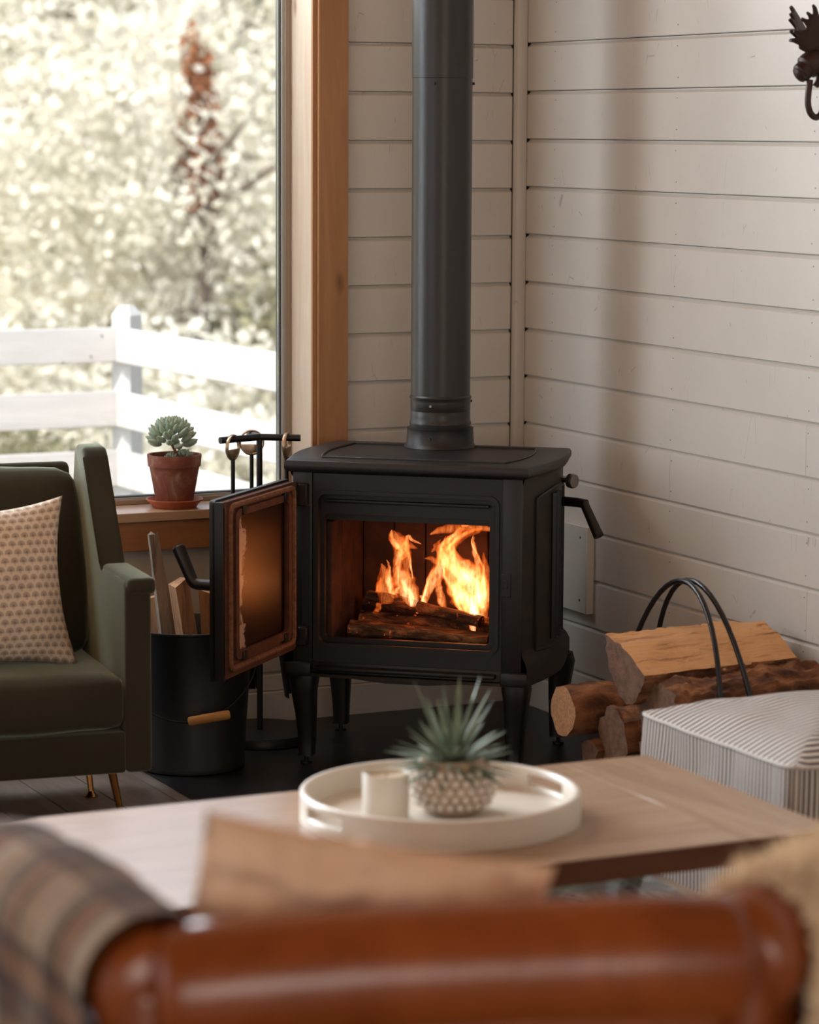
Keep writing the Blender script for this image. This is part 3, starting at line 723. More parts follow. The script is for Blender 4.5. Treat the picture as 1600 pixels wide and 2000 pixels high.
# ash lip under the door, base skirt
sk = [(-.29, .244), (-.20, .250), (-.06, .238), (.06, .238), (.20, .250), (.29, .244)]
m = MB().prism([(x, z) for x, z in sk] + [(.262, .288), (-.262, .288)], -.232, -.212, 'Y', .002); m.build('base_skirt', M['iron'], st)
m = MB().box((-.25, -.262, .268), (.25, -.225, .280), .004, 2); m.build('ash_lip', M['iron'], st)
# legs
def leg(cx, cy, sgx, sgy):
    R = []
    for z, w, o in ((.262, .034, 0), (.235, .036, .004), (.20, .031, .004), (.14, .026, .0), (.08, .022, -.002), (.03, .020, -.002), (.022, .022, 0)):
        x = cx + sgx * o; y = cy + sgy * o
        c = .3 * w
        R.append([(x - w + c, y - w, z), (x + w - c, y - w, z), (x + w, y - w + c, z), (x + w, y + w - c, z), (x + w - c, y + w, z), (x - w + c, y + w, z), (x - w, y + w - c, z), (x - w, y - w + c, z)])
    l = MB().loft(R).build('leg', M['iron'], st, angle=50)
    MB().cyl((cx, cy, 0), (cx, cy, .006), .016, .016, 12).cyl((cx, cy, .006), (cx, cy, .026), .006, .006, 8).build('leveling_foot', M['iron'], l)
for a, b_ in ((-.290, -.200), (.295, -.200), (-.318, .235), (.322, .235)):
    leg(a, b_, 1 if a > 0 else -1, 1 if b_ > 0 else -1)
# ash handle under the body with a copper cap
MB().cyl((-.275, .19, .253), (-.275, .19, .215), .012, .012, 12).build('ash_rod', M['iron'], st)
MB().cyl((-.275, .19, .216), (-.275, .19, .190), .016, .015, 14).build('copper_cap', M['copper'], st)
# hinges
for z0_, z1_ in ((.715, .775), (.335, .385)):
    MB().box((-.316, -.262, z0_), (-.270, -.236, z1_), .003, 1).cyl((-.305, -.262, z0_ - .004), (-.305, -.262, z1_ + .004), .009, .009, 12).build('hinge', M['iron'], st)
MB().box((-.290, -.240, .388), (-.268, -.236, .712)).build('hinge_cover', M['slate'], st)
# latch plate
m = MB().box((.262, -.241, .490), (.288, -.2375, .552), .001, 1).box((.268, -.243, .512), (.280, -.240, .536), .001, 1); m.build('latch_plate', M['iron'], st)
# air control handle and damper knob on the right side
m = MB(); m.tube([(.335, .185, .697), (.385, .155, .699), (.412, .140, .697)], .0135, 12); m.build('air_lever', M['iron'], st)
m = MB(); m.tube([(.405, .144, .700), (.455, .112, .612)], [.0125, .0150], 12); m.build('lever_grip', M['iron'], st)
m = MB(); m.cyl((.335, .18, .757), (.362, .165, .757), .007, .007, 10); m.cyl((.360, .166, .757), (.366, .163, .757), .020, .020, 18).cyl((.370, .160, .757), (.376, .157, .757), .021, .019, 18); m.build('damper_knob', M['chrome'], st)

# ---- the open door (its own frame of reference: x from the hinge outward, y = thickness, z up)
door = thing('door', (-.306, -.262, 0), -math.radians(95.0)); door.parent = st
DW = .502
m = MB(); framemesh(m, rrect(.012, DW, .328, .782, .008, arch=.014), rrect(.070, .415, .385, .742, .018, arch=.006), -.014, .010); m.build('door_frame', M['rust'], door)
m = MB(); framemesh(m, rrect(.008, DW + .004, .323, .788, .010, arch=.014), rrect(.030, DW - .020, .345, .766, .012, arch=.012), -.024, -.010); m.build('door_face', M['iron'], door)
m = MB(); framemesh(m, rrect(DW - .006, DW + .004, .326, .785, .002), rrect(DW - .005, DW + .003, .34, .77, .001), -.016, .014); m.build('door_edge', M['iron'], door)
m = MB(); framemesh(m, rrect(.052, .430, .368, .756, .02, arch=.006), rrect(.074, .410, .389, .738, .018, arch=.006), .008, .017); m.build('glass_retainer', M['rust'], door)
MB().box((.066, -.004, .380), (.420, .002, .748)).build('door_glass', M['soot'], door)
rp = [(x, .014, z) for x, z in rrect(.034, .462, .350, .768, .02, 6, arch=.010)]
MB().tube(rp, .0075, 8, closed=True).build('gasket_rope', M['rope'], door)
for x_, z_ in ((.10, .752), (.38, .752), (.10, .374), (.38, .374)): MB().box((x_ - .012, .012, z_ - .012), (x_ + .012, .022, z_ + .012), .002, 1).build('retainer_clip', M['iron'], door)
m = MB(); m.cyl((.462, -.020, .565), (.462, -.078, .565), .015, .014, 14).cyl((.462, -.016, .565), (.462, -.024, .565), .022, .022, 16)
pth = smooth_path([(.462, -.072, .565), (.462, -.087, .569), (.456, -.100, .585)], 4); m.tube(pth, .0145, 14)
m.build('door_handle', M['iron'], door)
m = MB(); a_, b_2 = Vector((.458, -.094, .575)), Vector((.438, -.140, .652)); m.tube([a_, b_2], [.0150, .0175], 16, cap=False); dv = (b_2 - a_).normalized()
m.tube([b_2, b_2 + dv * .004, b_2 + dv * .004, b_2 - dv * .01], [.0175, .0155, .0085, .0085], 16, cap=True); m.build('handle_grip', M['blackmetal'], door)

# ---- flue pipe
PX, PY = -.4737, -.4347
fp = thing('stove_pipe', (PX, PY, ZT + .0045), 0, 'black stove pipe rising from the top of the wood stove', 'pipe')
MB().lathe([(.094, .0), (.102, .001), (.098, .006), (.0945, .010), (.0925, .050), (.0935, .054), (.090, .056), (.082, .056), (.082, .0)], seg=64).build('flue_collar', M['iron'], fp)
MB().lathe([(.080, .040), (.0845, .052), (.0845, .060), (.0865, .066), (.0865, .070), (.0845, .073), (.0835, .085), (.0835, .100), (.0828, .101), (.0828, .1025), (.0838, .104), (.0842, .128), (.0842, .134), (.0868, .138), (.0868, .142), (.083, .146)], seg=64).build('pipe_band', M['pipe'], fp)
MB().lathe([(.083, .142), (.083, 1.02), (.0846, 1.021), (.0846, 1.03), (.0835, ZC - ZT - .01)], seg=64).build('pipe_tube', M['pipe'], fp)
for a, z in ((-2.35, .120), (-2.35, .030), (-.35, .128), (-2.3, 1.005), (-.4, 1.006), (2.0, .12)):
    r_ = .084 if z > .1 else .0935
    c = Vector((math.cos(a), math.sin(a), 0)); MB().cyl(c * (r_ - .002) + Vector((0, 0, z)), c * (r_ + .005) + Vector((0, 0, z)), .0042, .0036, 8).build('pipe_screw', M['chrome'] if z == .12 else M['pipe'], fp)

# ---- burning logs, ash bed, fire
def log_mesh(m, p0, p1, r, seg=14, rings=10, rough=.18, seed=0, sq=1.0, flat=None, lobes=0):
    p0, p1 = Vector(p0), Vector(p1); t = (p1 - p0).normalized(); u = (Vector((0, 0, 1)) - t * t.z).normalized(); w = t.cross(u); R = []
    for i in range(rings + 1):
        f = i / rings; c = p0.lerp(p1, f); row = []
        for k in range(seg):
            a = 2 * PI * k / seg; rr = r * (1 + rough * nz(math.cos(a) * 1.7 + seed, math.sin(a) * 1.7 + seed * 2, f * 3.2) + rough * .5 * nz(math.cos(a) * 5 + seed, math.sin(a) * 5, f * 9))
            dx, dz = math.cos(a) * rr, math.sin(a) * rr * sq
            if flat is not None and dz > flat: dz = flat + (dz - flat) * .12
            row.append(c + w * dx + u * dz)
        R.append(row)
    m.loft(R); return m
def stoveobj(name, label, cat, group=None):
    return thing(name, SO, TH, label, cat, group)
ab = MB().grid(lambda u, v: (-.222 + .440 * u, -.172 + .300 * v, .321 + .020 * abs(nz(u * 9, v * 9)) + .008 * math.sin(PI * u)), 40, 26).build('ash_bed', M['ash'], None); ab.location = SO; ab.rotation_euler = (0, 0, TH); tag(ab, 'bed of grey ash and embers on the floor of the firebox', 'ash', kind='stuff')
for p0, p1, r, sq, sd, lab in (((-.195, -.100, .362), (.195, -.085, .346), .034, .62, 1, 'charred log lying nearest the front of the fire'),
                          ((-.19, -.01, .365), (.20, .0, .362), .036, .8, 5, 'burning log behind the front one in the firebox'),
                          ((-.165, -.015, .442), (.165, -.055, .388), .026, .6, 9, 'thin charred log lying tilted across the top of the fire'),
                          ((-.20, .06, .41), (.02, .04, .39), .020, .8, 11, 'short charred stick poking out behind the tilted log')):
    o = log_mesh(MB(), p0, p1, r, 16, 18, .34, sd, sq).build('burning_log', M['charlog'], None, angle=60); o.location = SO; o.rotation_euler = (0, 0, TH); tag(o, lab, 'log', 'logs burning in the stove')
FL = dict(F1=[(-0.168, 0.374, 0.003), (-0.142, 0.397, 0.012), (-0.131, 0.423, 0.012), (-0.135, 0.451, 0.014), (-0.135, 0.473, 0.012), (-0.132, 0.491, 0.002)],
F2=[(-0.109, 0.425, 0.031), (-0.113, 0.474, 0.042), (-0.117, 0.499, 0.030), (-0.119, 0.52, 0.014), (-0.121, 0.535, 0.003)],
F3=[(-0.029, 0.418, 0.021), (-0.043, 0.452, 0.042), (-0.058, 0.484, 0.049), (-0.069, 0.512, 0.031), (-0.073, 0.533, 0.017), (-0.07, 0.555, 0.024), (-0.062, 0.577, 0.035), (-0.077, 0.597, 0.034), (-0.088, 0.615, 0.022), (-0.092, 0.626, 0.004)],
F3b=[(-0.044, 0.486, 0.007), (-0.048, 0.541, 0.019), (-0.056, 0.566, 0.028), (-0.066, 0.600, 0.021), (-0.05, 0.59, 0.022), (-0.022, 0.58, 0.002)],
F4=[(-0.087, 0.436, 0.016), (-0.08, 0.461, 0.014), (-0.067, 0.472, 0.002)],
F5=[(-0.021, 0.404, 0.008), (-0.003, 0.45, 0.019), (0.018, 0.494, 0.028), (0.04, 0.538, 0.036), (0.054, 0.578, 0.034), (0.072, 0.604, 0.028), (0.094, 0.636, 0.008)],
F6=[(0.146, 0.375, 0.030), (0.132, 0.428, 0.069), (0.117, 0.463, 0.088), (0.095, 0.498, 0.083), (0.073, 0.525, 0.055), (0.058, 0.553, 0.040), (0.054, 0.581, 0.030), (0.058, 0.614, 0.002)],
F6b=[(0.160, 0.41, 0.020), (0.155, 0.45, 0.05), (0.130, 0.485, 0.06), (0.100, 0.520, 0.05), (0.080, 0.545, 0.03), (0.068, 0.58, 0.018), (0.075, 0.612, 0.002)],
F7=[(0.092, 0.362, 0.004), (0.103, 0.391, 0.017), (0.095, 0.426, 0.028), (0.07, 0.468, 0.035), (0.055, 0.496, 0.021), (0.044, 0.524, 0.003)],
F8=[(0.147, 0.347, 0.004), (0.139, 0.378, 0.017), (0.135, 0.421, 0.035), (0.149, 0.457, 0.042), (0.163, 0.494, 0.024), (0.158, 0.529, 0.016), (0.143, 0.571, 0.012), (0.134, 0.599, 0.009), (0.137, 0.62, 0.002)],
F8b=[(0.19, 0.42, 0.02), (0.185, 0.47, 0.03), (0.178, 0.51, 0.02), (0.165, 0.55, 0.012), (0.16, 0.575, 0.002)],
F9=[(0.010, 0.618, 0.003), (0.036, 0.630, 0.014), (0.061, 0.636, 0.020), (0.094, 0.640, 0.016), (0.13, 0.642, 0.012), (0.166, 0.641, 0.012), (.20, .638, .010)],
F10=[(0.151, 0.634, 0.007), (0.105, 0.622, 0.024), (0.08, 0.604, 0.026), (0.062, 0.582, 0.010)],
F11=[(0.056, 0.392, 0.005), (0.041, 0.431, 0.019), (0.03, 0.466, 0.017), (0.026, 0.495, 0.003)],
F12=[(0.010, 0.566, 0.003), (0.022, 0.582, 0.014), (0.032, 0.600, 0.002)],
F13=[(0.003, 0.556, 0.002), (0.022, 0.556, 0.011), (0.040, 0.548, 0.014), (.055, .540, .004)],
F14=[(-0.003, 0.385, 0.003), (-0.008, 0.421, 0.009), (-0.021, 0.445, 0.006)],
F15=[(-0.03, 0.39, 0.004), (-0.036, 0.425, 0.012), (-0.05, 0.452, 0.008)],
F16=[(0.12, 0.36, 0.003), (0.128, 0.40, 0.02), (0.09, 0.44, 0.02), (0.08, 0.47, 0.004)])
fire = stoveobj('fire', 'orange and yellow flames leaping from the logs inside the stove', 'fire')
rnd = random.Random(4)
for kf in ('F3', 'F5', 'F6', 'F6', 'F6b', 'F7', 'F8', 'F2', 'F10', 'F3b'):
    sh = rnd.uniform(-.35, .35); FL[kf + 's' + str(len(FL))] = [(x + sh * w * .6 + .25 * w * math.sin(z * 60 + len(FL)), z + .004, w * .38) for x, z, w in FL[kf]]
for i, (kf, pts) in enumerate(FL.items()):
    yb = -.02 + rnd.uniform(-.035, .035); m = MB(); pp = smooth_path([(x, yb + .012 * math.sin(z * 40 + i), z) for x, z, w in pts], 5); n = len(pts)
    ws = []
    for j in range(len(pp)):
        f = j / 5; a = min(int(f), n - 2); ws.append(pts[a][2] + (pts[a + 1][2] - pts[a][2]) * (f - a))
    R = []
    for j, p in enumerate(pp):
        t = (pp[min(j + 1, len(pp) - 1)] - pp[max(j - 1, 0)]).normalized(); u = Vector((0, 1, 0)); w = t.cross(u).normalized()
        wd = ws[j] * .5 * 1.42; row = []
        for k in range(16):
            a = 2 * PI * k / 16; row.append(p + w * math.cos(a) * wd * (1 + .28 * nz(j * .32 + i, math.cos(a) * 1.2)) + u * math.sin(a) * wd * .8 + Vector((.004 * nz(j * .5, i), 0, 0)))
        R.append(row)
    m.loft(R)
    hot = {'F2': .55, 'F1': .7, 'F3b': .62, 'F12': .6, 'F13': .6, 'F10': .7, 'F9': .75, 'F8b': .6, 'F6': 1.25, 'F6b': 1.2, 'F3': .95, 'F5': .95, 'F4': 1.3, 'F8': 1.1}.get(kf, 1.2 if 's' in kf else .85)
    o = m.build('flame', M['flame'][0 if hot < .72 else (1 if hot < .92 else 2)], fire, angle=180)
fl = lamp('fire_light', 'POINT', (0, 0, 0), (0, 0, 0), .55, (1.0, .27, .055), shadow_soft_size=.07); fl.parent = fire; fl.location = (.08, -.02, .50)
fl2 = lamp('fire_light', 'POINT', (0, 0, 0), (0, 0, 0), .22, (1.0, .25, .05), shadow_soft_size=.05); fl2.parent = fire; fl2.location = (-.04, -.07, .44)

# ================================================================== FIRE TOOLS
TX, TY = -.930, -.215
ts = thing('fire_tool_stand', (TX, TY, .0045), 0, 'black fireside tool stand with round base and three arms behind the open stove door', 'tool stand')
MB().lathe([(0, 0), (.152, 0), (.155, .003), (.155, .024), (.152, .028), (0, .028)], seg=56).build('base', M['blackmetal'], ts)
MB().cyl((0, 0, .026), (0, 0, .868), .0085, .0085, 16).build('pole', M['blackmetal'], ts)
arms = {}
for nm, dx, dy in (('a', -.128, -.024), ('b', .104, -.050), ('c', .012, .10)):
    arms[nm] = Vector((dx, dy, 0)); MB().cyl((0, 0, .862), (dx, dy, .860), .0095, .0095, 16).build('arm', M['blackmetal'], ts)
def tool(kind, name, label, hook, ang, zlow):
    t = thing(name, (TX + hook.x, TY + hook.y, .8765), ang, label, 'fire tool', 'fire tools hanging on the stand')
    r = .033
    m = MB(); n = 36; R = []
    m.tube([(r * math.sin(2 * PI * k / n), 0, -r + .0 + r * math.cos(2 * PI * k / n)) for k in range(n)], .0032, 8, closed=True, up=(0, 1, 0), sx=1.8); m.build('ring_handle', M['bronze'], t)
    arc_ = [(r * .96 * math.cos(a), -r - .006 + r * .96 * math.sin(a)) for a in [PI + PI * i / 16 for i in range(17)]]
    MB().prism(arc_, -.004, .004, 'Y', .001).build('ring_plate', M['bronze'], t)
    MB().cyl((0, 0, -2 * r + .002), (0, 0, zlow), .0058, .0058, 12).build('shaft', M['blackmetal'], t)
    if kind == 'poker':
        MB().tube([(0, 0, zlow + .01), (0, 0, zlow - .05), (0, 0, zlow - .09)], [.006, .006, .001], 10).tube(smooth_path([(0, 0, zlow - .02), (.02, 0, zlow - .03), (.026, 0, zlow - .002)], 4), [.005] * 8 + [.002], 8).build('poker_tip', M['blackmetal'], t)
    if kind == 'shovel':
        m = MB(); m.grid(lambda u, v: ((u - .5) * (.075 + .018 * v), .022 * (1 - (2 * u - 1) ** 2) - .02 * v, zlow + .01 - .135 * v), 10, 8)
        m.grid(lambda u, v: ((u - .5) * (.073 + .018 * v), .022 * (1 - (2 * u - 1) ** 2) - .02 * v + .003, zlow + .01 - .135 * v), 10, 8); m.build('shovel_pan', M['blackmetal'], t)
    if kind == 'brush':
        m = MB(); m.cyl((0, 0, zlow + .01), (0, 0, zlow - .03), .012, .02, 14); m.build('brush_ferrule', M['blackmetal'], t)
        m = MB(); rr = random.Random(3)
        for q in range(140):
            a = rr.uniform(0, 6.28); l = rr.uniform(0, .018); x_, y_ = l * math.cos(a), l * math.sin(a); m.tube([(x_, y_, zlow - .028), (x_ * 1.5, y_ * 1.5, zlow - .12)], [.0012, .0008], 4)
        tag(m.build('bristles', M['blackmetal'], t), kind='stuff')
tool('poker', 'fire_poker', 'poker hanging from the left arm of the fire tool stand', arms['a'] * .68, math.radians(38), -.62)
tool('brush', 'hearth_brush', 'hearth brush with the widest-seen metal ring, hanging behind the tool stand pole', arms['c'] * .8, math.radians(-25), -.62)
tool('shovel', 'ash_shovel', 'ash shovel hanging from the arm of the tool stand nearest the stove', arms['b'] * .66, math.radians(52), -.62)

# ================================================================== LOG BUCKET
BX, BY, BZ = -1.232, -.448, .0045
bk = thing('log_bucket', (BX, BY, BZ), 0, 'tall black metal bucket with a wooden grip holding split sticks beside the green sofa', 'bucket')
MB().lathe([(0, 0), (.142, 0), (.147, .004), (.1475, .020), (.1455, .024), (.170, .382), (.173, .384), (.173, .389), (.170, .390), (.167, .386), (.143, .02), (0, .015)], seg=64).build('body', M['blackmetal'], bk)
vd = Vector((-.431, -.8926, 0)).normalized(); rdv = Vector((vd.y * -1, vd.x, 0)); rdv = Vector((.9007, -.4343, 0)).normalized()
hp_ = []
for i in range(25):
    a = PI * i / 24; hp_.append(rdv * (-.183 * math.cos(a)) + vd * (.155 + .045 * math.sin(a)) * math.sin(a) ** .6 + Vector((0, 0, .310 - .150 * math.sin(a))))
MB().tube(hp_, .0028, 8).build('bail', M['blackmetal'], bk)
for s_ in (-1, 1): MB().sphere(rdv * .170 * s_ + Vector((0, 0, .30)), .012, u=10, v=8).build('bail_ear', M['blackmetal'], bk)
gc = hp_[14] + (hp_[15] - hp_[14]) * .7; gd = (hp_[16] - hp_[13]); gd.z *= .45; gd.normalize(); gp = [gc + gd * t_ for t_ in (-.056, -.054, -.046, -.03, -.02, -.016, -.0, .02, .024, .03, .048, .055, .057)]
gp = [p + Vector((0, 0, .0)) for p in gp]
MB().tube(gp, [.009, .012, .0128, .0125, .0125, .0135, .0128, .0125, .0135, .0125, .0128, .0122, .009], 16).build('wooden_grip', M['grip'], bk)
def stick(px_, py_, w, d, h, lean, mat, label, seed, tip=0.0, rot=0):
    o = MB(); n = 9; R = []
    base = [(-.5, -.42), (.1, -.5), (.5, -.3), (.42, .3), (.0, .5), (-.45, .25)]
    for i in range(n + 1):
        f = i / n; sc_ = 1 - tip * max(0, f - .45) / .55
        w_ = w * 1.25; R.append([(bx * w_ * sc_ * (1 + .12 * nz(bx * 3 + seed, f * 4)) + lean[0] * f, by * d * sc_ * (1 + .12 * nz(by * 3, f * 4 + seed)) + lean[1] * f, h * f + (.030 * nz(bx * 7 + seed, by * 7) if i == n else 0)) for bx, by in base])
    o.loft(R); q = o.build('split_stick', mat, None, angle=25); q.location = (BX + px_, BY + py_, BZ + .022); q.rotation_euler = (0, 0, rot); tag(q, label, 'firewood', 'split sticks in the black bucket'); return q
def bpos(a, b): p = rdv * (a + .030) + vd * b; return p.x, p.y
for a, b, w, d, h, ln, mt, lb, sd, tp, ro in ((-.036, .045, .046, .04, .620, (-.030, -.0), 'kind_c', 'long weathered grey stick standing highest in the bucket', 1, .55, .1),
        (.012, .040, .052, .045, .498, (-.026, .0), 'kind_a', 'tan split stick with a pale left face in the middle of the bucket', 2, .08, .5),
        (.058, .045, .050, .046, .465, (-.012, .0), 'kind_a', 'broad reddish split stick with a flat top next to the open door', 3, .0, -.3),
        (.066, .030, .03, .03, .46, (.012, .0), 'kind_b', 'slim pale stick nearest the stove door in the bucket', 4, .1, 0),
        (-.090, -.02, .055, .05, .445, (-.02, .0), 'kind_a', 'short rough-barked stick behind the long grey one in the bucket', 5, .3, .9)):
    x_, y_ = bpos(a, b); l_ = rdv * ln[0] * 3 + vd * ln[1]
    stick(x_, y_, w, d, h, (l_.x, l_.y), M[mt], lb, sd, tp, ro)

# ================================================================== SUCCULENT ON THE SILL
QX, QY, QZ = -1.082, .052, .645
sa = MB().lathe([(0, 0), (.060, 0), (.064, .002), (.068, .010), (.078, .018), (.0825, .0225), (.0825, .0245), (.078, .025), (.068, .013), (0, .009)], seg=56).build('plant_saucer', M['terrasaucer'], None); sa.location = (QX, QY, QZ); tag(sa, 'orange terracotta saucer under the succulent pot on the window sill', 'saucer')
pt = thing('potted_succulent', (QX, QY, QZ + .0095), 0, 'blue-green rosette succulent on a bare stem in a terracotta pot on the window sill', 'potted plant')
MB().lathe([(0, 0), (.051, 0), (.053, .002), (.0715, .094), (.0755, .095), (.0785, .122), (.0775, .1245), (.071, .124), (.0685, .112), (0, .108)], seg=56).build('pot', M['terra'], pt)
MB().lathe([(0, .112), (.03, .1135), (.067, .112)], seg=32).build('soil', M['soil'], pt)
tip = Vector((-.012, -.006, .160))
MB().tube(smooth_path([(.006, -.012, .108), (.004, -.012, .125), (-.004, -.01, .142), (-.010, -.008, .155)], 4), [.0052] * 4 + [.0045] * 9, 10).build('stem', M['stem'], pt)
MB().tube([(.002, -.012, .128), (.012, -.01, .140), (.016, -.008, .152)], [.0035, .003, .002], 8).build('stem', M['stem'], pt)
def succ_leaf_mesh(l, w, th):
    R = []
    for i in range(9):
        f = i / 8; ww = w * (math.sin(PI * min(1, f ** .75 * .93 + .05)) ** .8) * (.55 + .5 * f) + .0004; cz = .12 * l * f * f
        R.append([(l * f, math.cos(a) * ww * .5, math.sin(a) * th * .5 * (ww / w + .15) + cz) for a in [2 * PI * k / 8 for k in range(8)]])
    R.append([(l * 1.05, math.cos(a) * .0004, math.sin(a) * .0004 + .14 * l) for a in [2 * PI * k / 8 for k in range(8)]])
    m = MB().loft(R); bmesh.ops.recalc_face_normals(m.b, faces=m.b.faces[:]); me = D.meshes.new('leaf'); m.b.to_mesh(me); m.b.free(); me.materials.append(M['succ'])
    me.polygons.foreach_set('use_smooth', [True] * len(me.polygons)); return me
lm = succ_leaf_mesh(.034, .025, .015)
def rosette(par, c, n, r, e0, e1, s0_, s1_, seed, dome=1.0):
    rr = random.Random(seed)
    for i in range(n):
        f = i / (n - 1); az = i * 2.39996 + rr.uniform(-.1, .1); el = math.radians(e0 + (e1 - e0) * f ** .8) + rr.uniform(-.06, .06)
        o = D.objects.new('leaf', lm); COL.objects.link(o); o.parent = par; s = (s0_ + (s1_ - s0_) * f) * rr.uniform(.92, 1.08)
        d = Vector((math.cos(az) * math.cos(el), math.sin(az) * math.cos(el), math.sin(el)))
        ax_ = min(math.radians(87), el * .75 + math.radians(24))
        o.location = Vector(c) + Vector((d.x * r, d.y * r, d.z * r * dome)); o.rotation_euler = (rr.uniform(-.2, .2), -ax_, az); o.scale = (s, s, s)
rosette(pt, (-.010, -.006, .172), 84, .036, -34, 86, 1.22, .80, 1, .98)
rosette(pt, (.022, -.022, .117), 22, .012, 0, 85, .52, .38, 2)
rosette(pt, (-.020, -.026, .115), 16, .009, 0, 85, .46, .32, 3)
rosette(pt, (.044, -.016, .114), 9, .007, 5, 85, .36, .26, 4)

for c_ in pt.children:
    if c_.name.startswith(('pot', 'soil')): c_.scale = (1, 1, 1.15)
    else: c_.location.z += .0165
# ================================================================== BOARD ON THE WALL, ANTLER HOOK
bd = MB().box((XW - .026, -.468, .338), (XW - .0, -.15, .592), .002, 1).build('wall_panel', M['wall'], None); tag(bd, 'small white painted board fixed over the planks behind the stove handle', 'board')
for y_, z_ in ((-.43, .375), (-.43, .558)): MB().cyl((XW - .0262, y_, z_), (XW - .0267, y_, z_), .004, .004, 10).build('nail_hole', M['gap'], bd)
mh = thing('moose_head_hook', (XW, -1.588, 1.893), 0, 'dark cast metal moose head wall hook with a hanging ring', 'wall hook')
MB().prism(rrect(-.03, .03, -.055, .045, .02), -.008, 0, 'X', .002).build('mounting_plate', M['castbronze'], mh)
MB().tube(smooth_path([(-.004, 0, .000), (-.022, 0, .002), (-.040, 0, -.004), (-.058, 0, -.018), (-.074, 0, -.032), (-.082, 0, -.038)], 4), [.034] * 4 + [.032] * 4 + [.029] * 4 + [.023] * 4 + [.019] * 2 + [.016, .012] + [.006], 16, sx=1.1).build('head', M['castbronze'], mh)
for s_ in (-1, 1): MB().tube([(-.018, s_ * .016, .022), (-.016, s_ * .030, .034), (-.014, s_ * .042, .036)], [.006, .008, .002], 8).build('ear', M['castbronze'], mh)
ant = [(0, .0), (-.020, .004), (-.046, .012), (-.060, .018), (-.052, .024), (-.050, .030), (-.070, .034), (-.084, .036), (-.082, .043), (-.062, .044), (-.052, .048), (-.062, .057), (-.076, .064), (-.072, .070), (-.054, .064), (-.042, .066), (-.044, .080), (-.052, .092), (-.062, .098), (-.058, .104), (-.044, .098), (-.038, .096), (-.042, .108), (-.050, .116), (-.046, .121), (-.034, .112), (-.030, .108), (-.032, .124), (-.038, .136), (-.034, .142), (-.026, .134), (-.016, .104), (-.004, .070), (.006, .044), (.010, .018)]
for s_ in (-1, 1):
    o = MB().prism(ant[::-1], -.004, .004, 'Y', .002).build('antler', M['castbronze'], mh); o.location = (-.018, s_ * .017, .018); o.scale = (1.05, 1, .92); o.rotation_euler = (math.radians(-s_ * 24), 0, math.radians(s_ * 24))
MB().tube(smooth_path([(-.012, 0, -.03), (-.020, 0, -.050), (-.026, .002, -.060)], 4), [.008] * 9, 10).build('neck', M['castbronze'], mh)
pts = [(-.024 + .0 - .020 * math.sin(a) - .0, .030 * math.cos(a) * 0 + .022 * math.cos(a), -.090 + .040 * math.sin(a) * -1) for a in [PI * i / 14 for i in range(15)]]
MB().tube(smooth_path([(-.050, -.010, -.044), (-.054, -.010, -.08), (-.054, -.010, -.105), (-.046, -.010, -.126), (-.03, -.010, -.136), (-.015, -.010, -.126), (-.008, -.010, -.10), (-.008, -.010, -.06)], 4), .0080, 12).build('hook_ring', M['castbronze'], mh)

# ================================================================== FIREWOOD IN THE HOOPED HOLDER
HX = -.33
ho = thing('log_holder', (HX, -1.54, 0), 0, 'black hooped steel log holder standing by the right wall', 'log holder')
for x0_, xt in ((-.085, -.012), (.085, .012)):
    pts = []
    for i in range(33):
        a = PI * i / 32; y = .275 * math.cos(a); z = .612 * math.sin(a) ** .92
        x = x0_ + (xt - x0_) * (z / .612) ** 1.0; pts.append((x, y, max(z, .012)))
    MB().tube(pts, .0068, 12).build('hoop', M['hoop'], ho)
MB().tube([(-.085, .262, .06), (-.085, .255, .055), (-.085, -.255, .055), (-.085, -.262, .06)], .0065, 10).build('base_rail', M['hoop'], ho)
MB().tube([(.085, .262, .06), (.085, .255, .055), (.085, -.255, .055), (.085, -.262, .06)], .0065, 10).build('base_rail', M['hoop'], ho)
for y_ in (-.14, .14): MB().tube([(-.085, y_, .052), (.085, y_, .052)], .006, 10).build('cross_bar', M['hoop'], ho)
def firewood(x0_, x1_, y, z, prof, seed, label, pick, rough=.05, dy=0, dz=0, mats=None):
    """log along x with a cross-section outline (y, z); pick(side index) -> material slot"""
    nR = 44; R = []
    for i in range(nR + 1):
        f = i / nR; x = x0_ + (x1_ - x0_) * f
        row = []
        for k, (a, b) in enumerate(prof):
            q = 1 + rough * 2.2 * nz(a * 30 + seed, b * 30, f * 5) + rough * 1.1 * nz(a * 90 + seed, b * 90, f * 16) + rough * .8 * nz(a * 200, b * 200 + seed, f * 40)
            e = .006 * nz(a * 60, b * 60 + seed) if i in (0, nR) else 0
            row.append((x + e, y + dy * f + a * q, z + dz * f + b * q))
        R.append(row)
    m = MB().loft(R)
    o = m.build('firewood_log', None, None, angle=35, mats=mats or [M['split'], M['bark'], M['splitend']])
    for p in o.data.polygons:
        if abs(p.normal.x) > .8 and len(p.vertices) > 5: p.material_index = 2
        else: p.material_index = pick(p.normal, p.center)
    tag(o, label, 'firewood', 'logs stacked in the holder'); return o
def circ(r, n=18, q=1.0): return [(r * math.cos(2 * PI * k / n), r * math.sin(2 * PI * k / n) * q) for k in range(n)]
def dens(poly, n=4):
    out = []
    for (a, b), (c, d) in zip(poly, poly[1:] + poly[:1]):
        for i in range(n): out.append((a + (c - a) * i / n, b + (d - b) * i / n))
    return out
MR = [M['split'], M['bark'], M['roundend']]
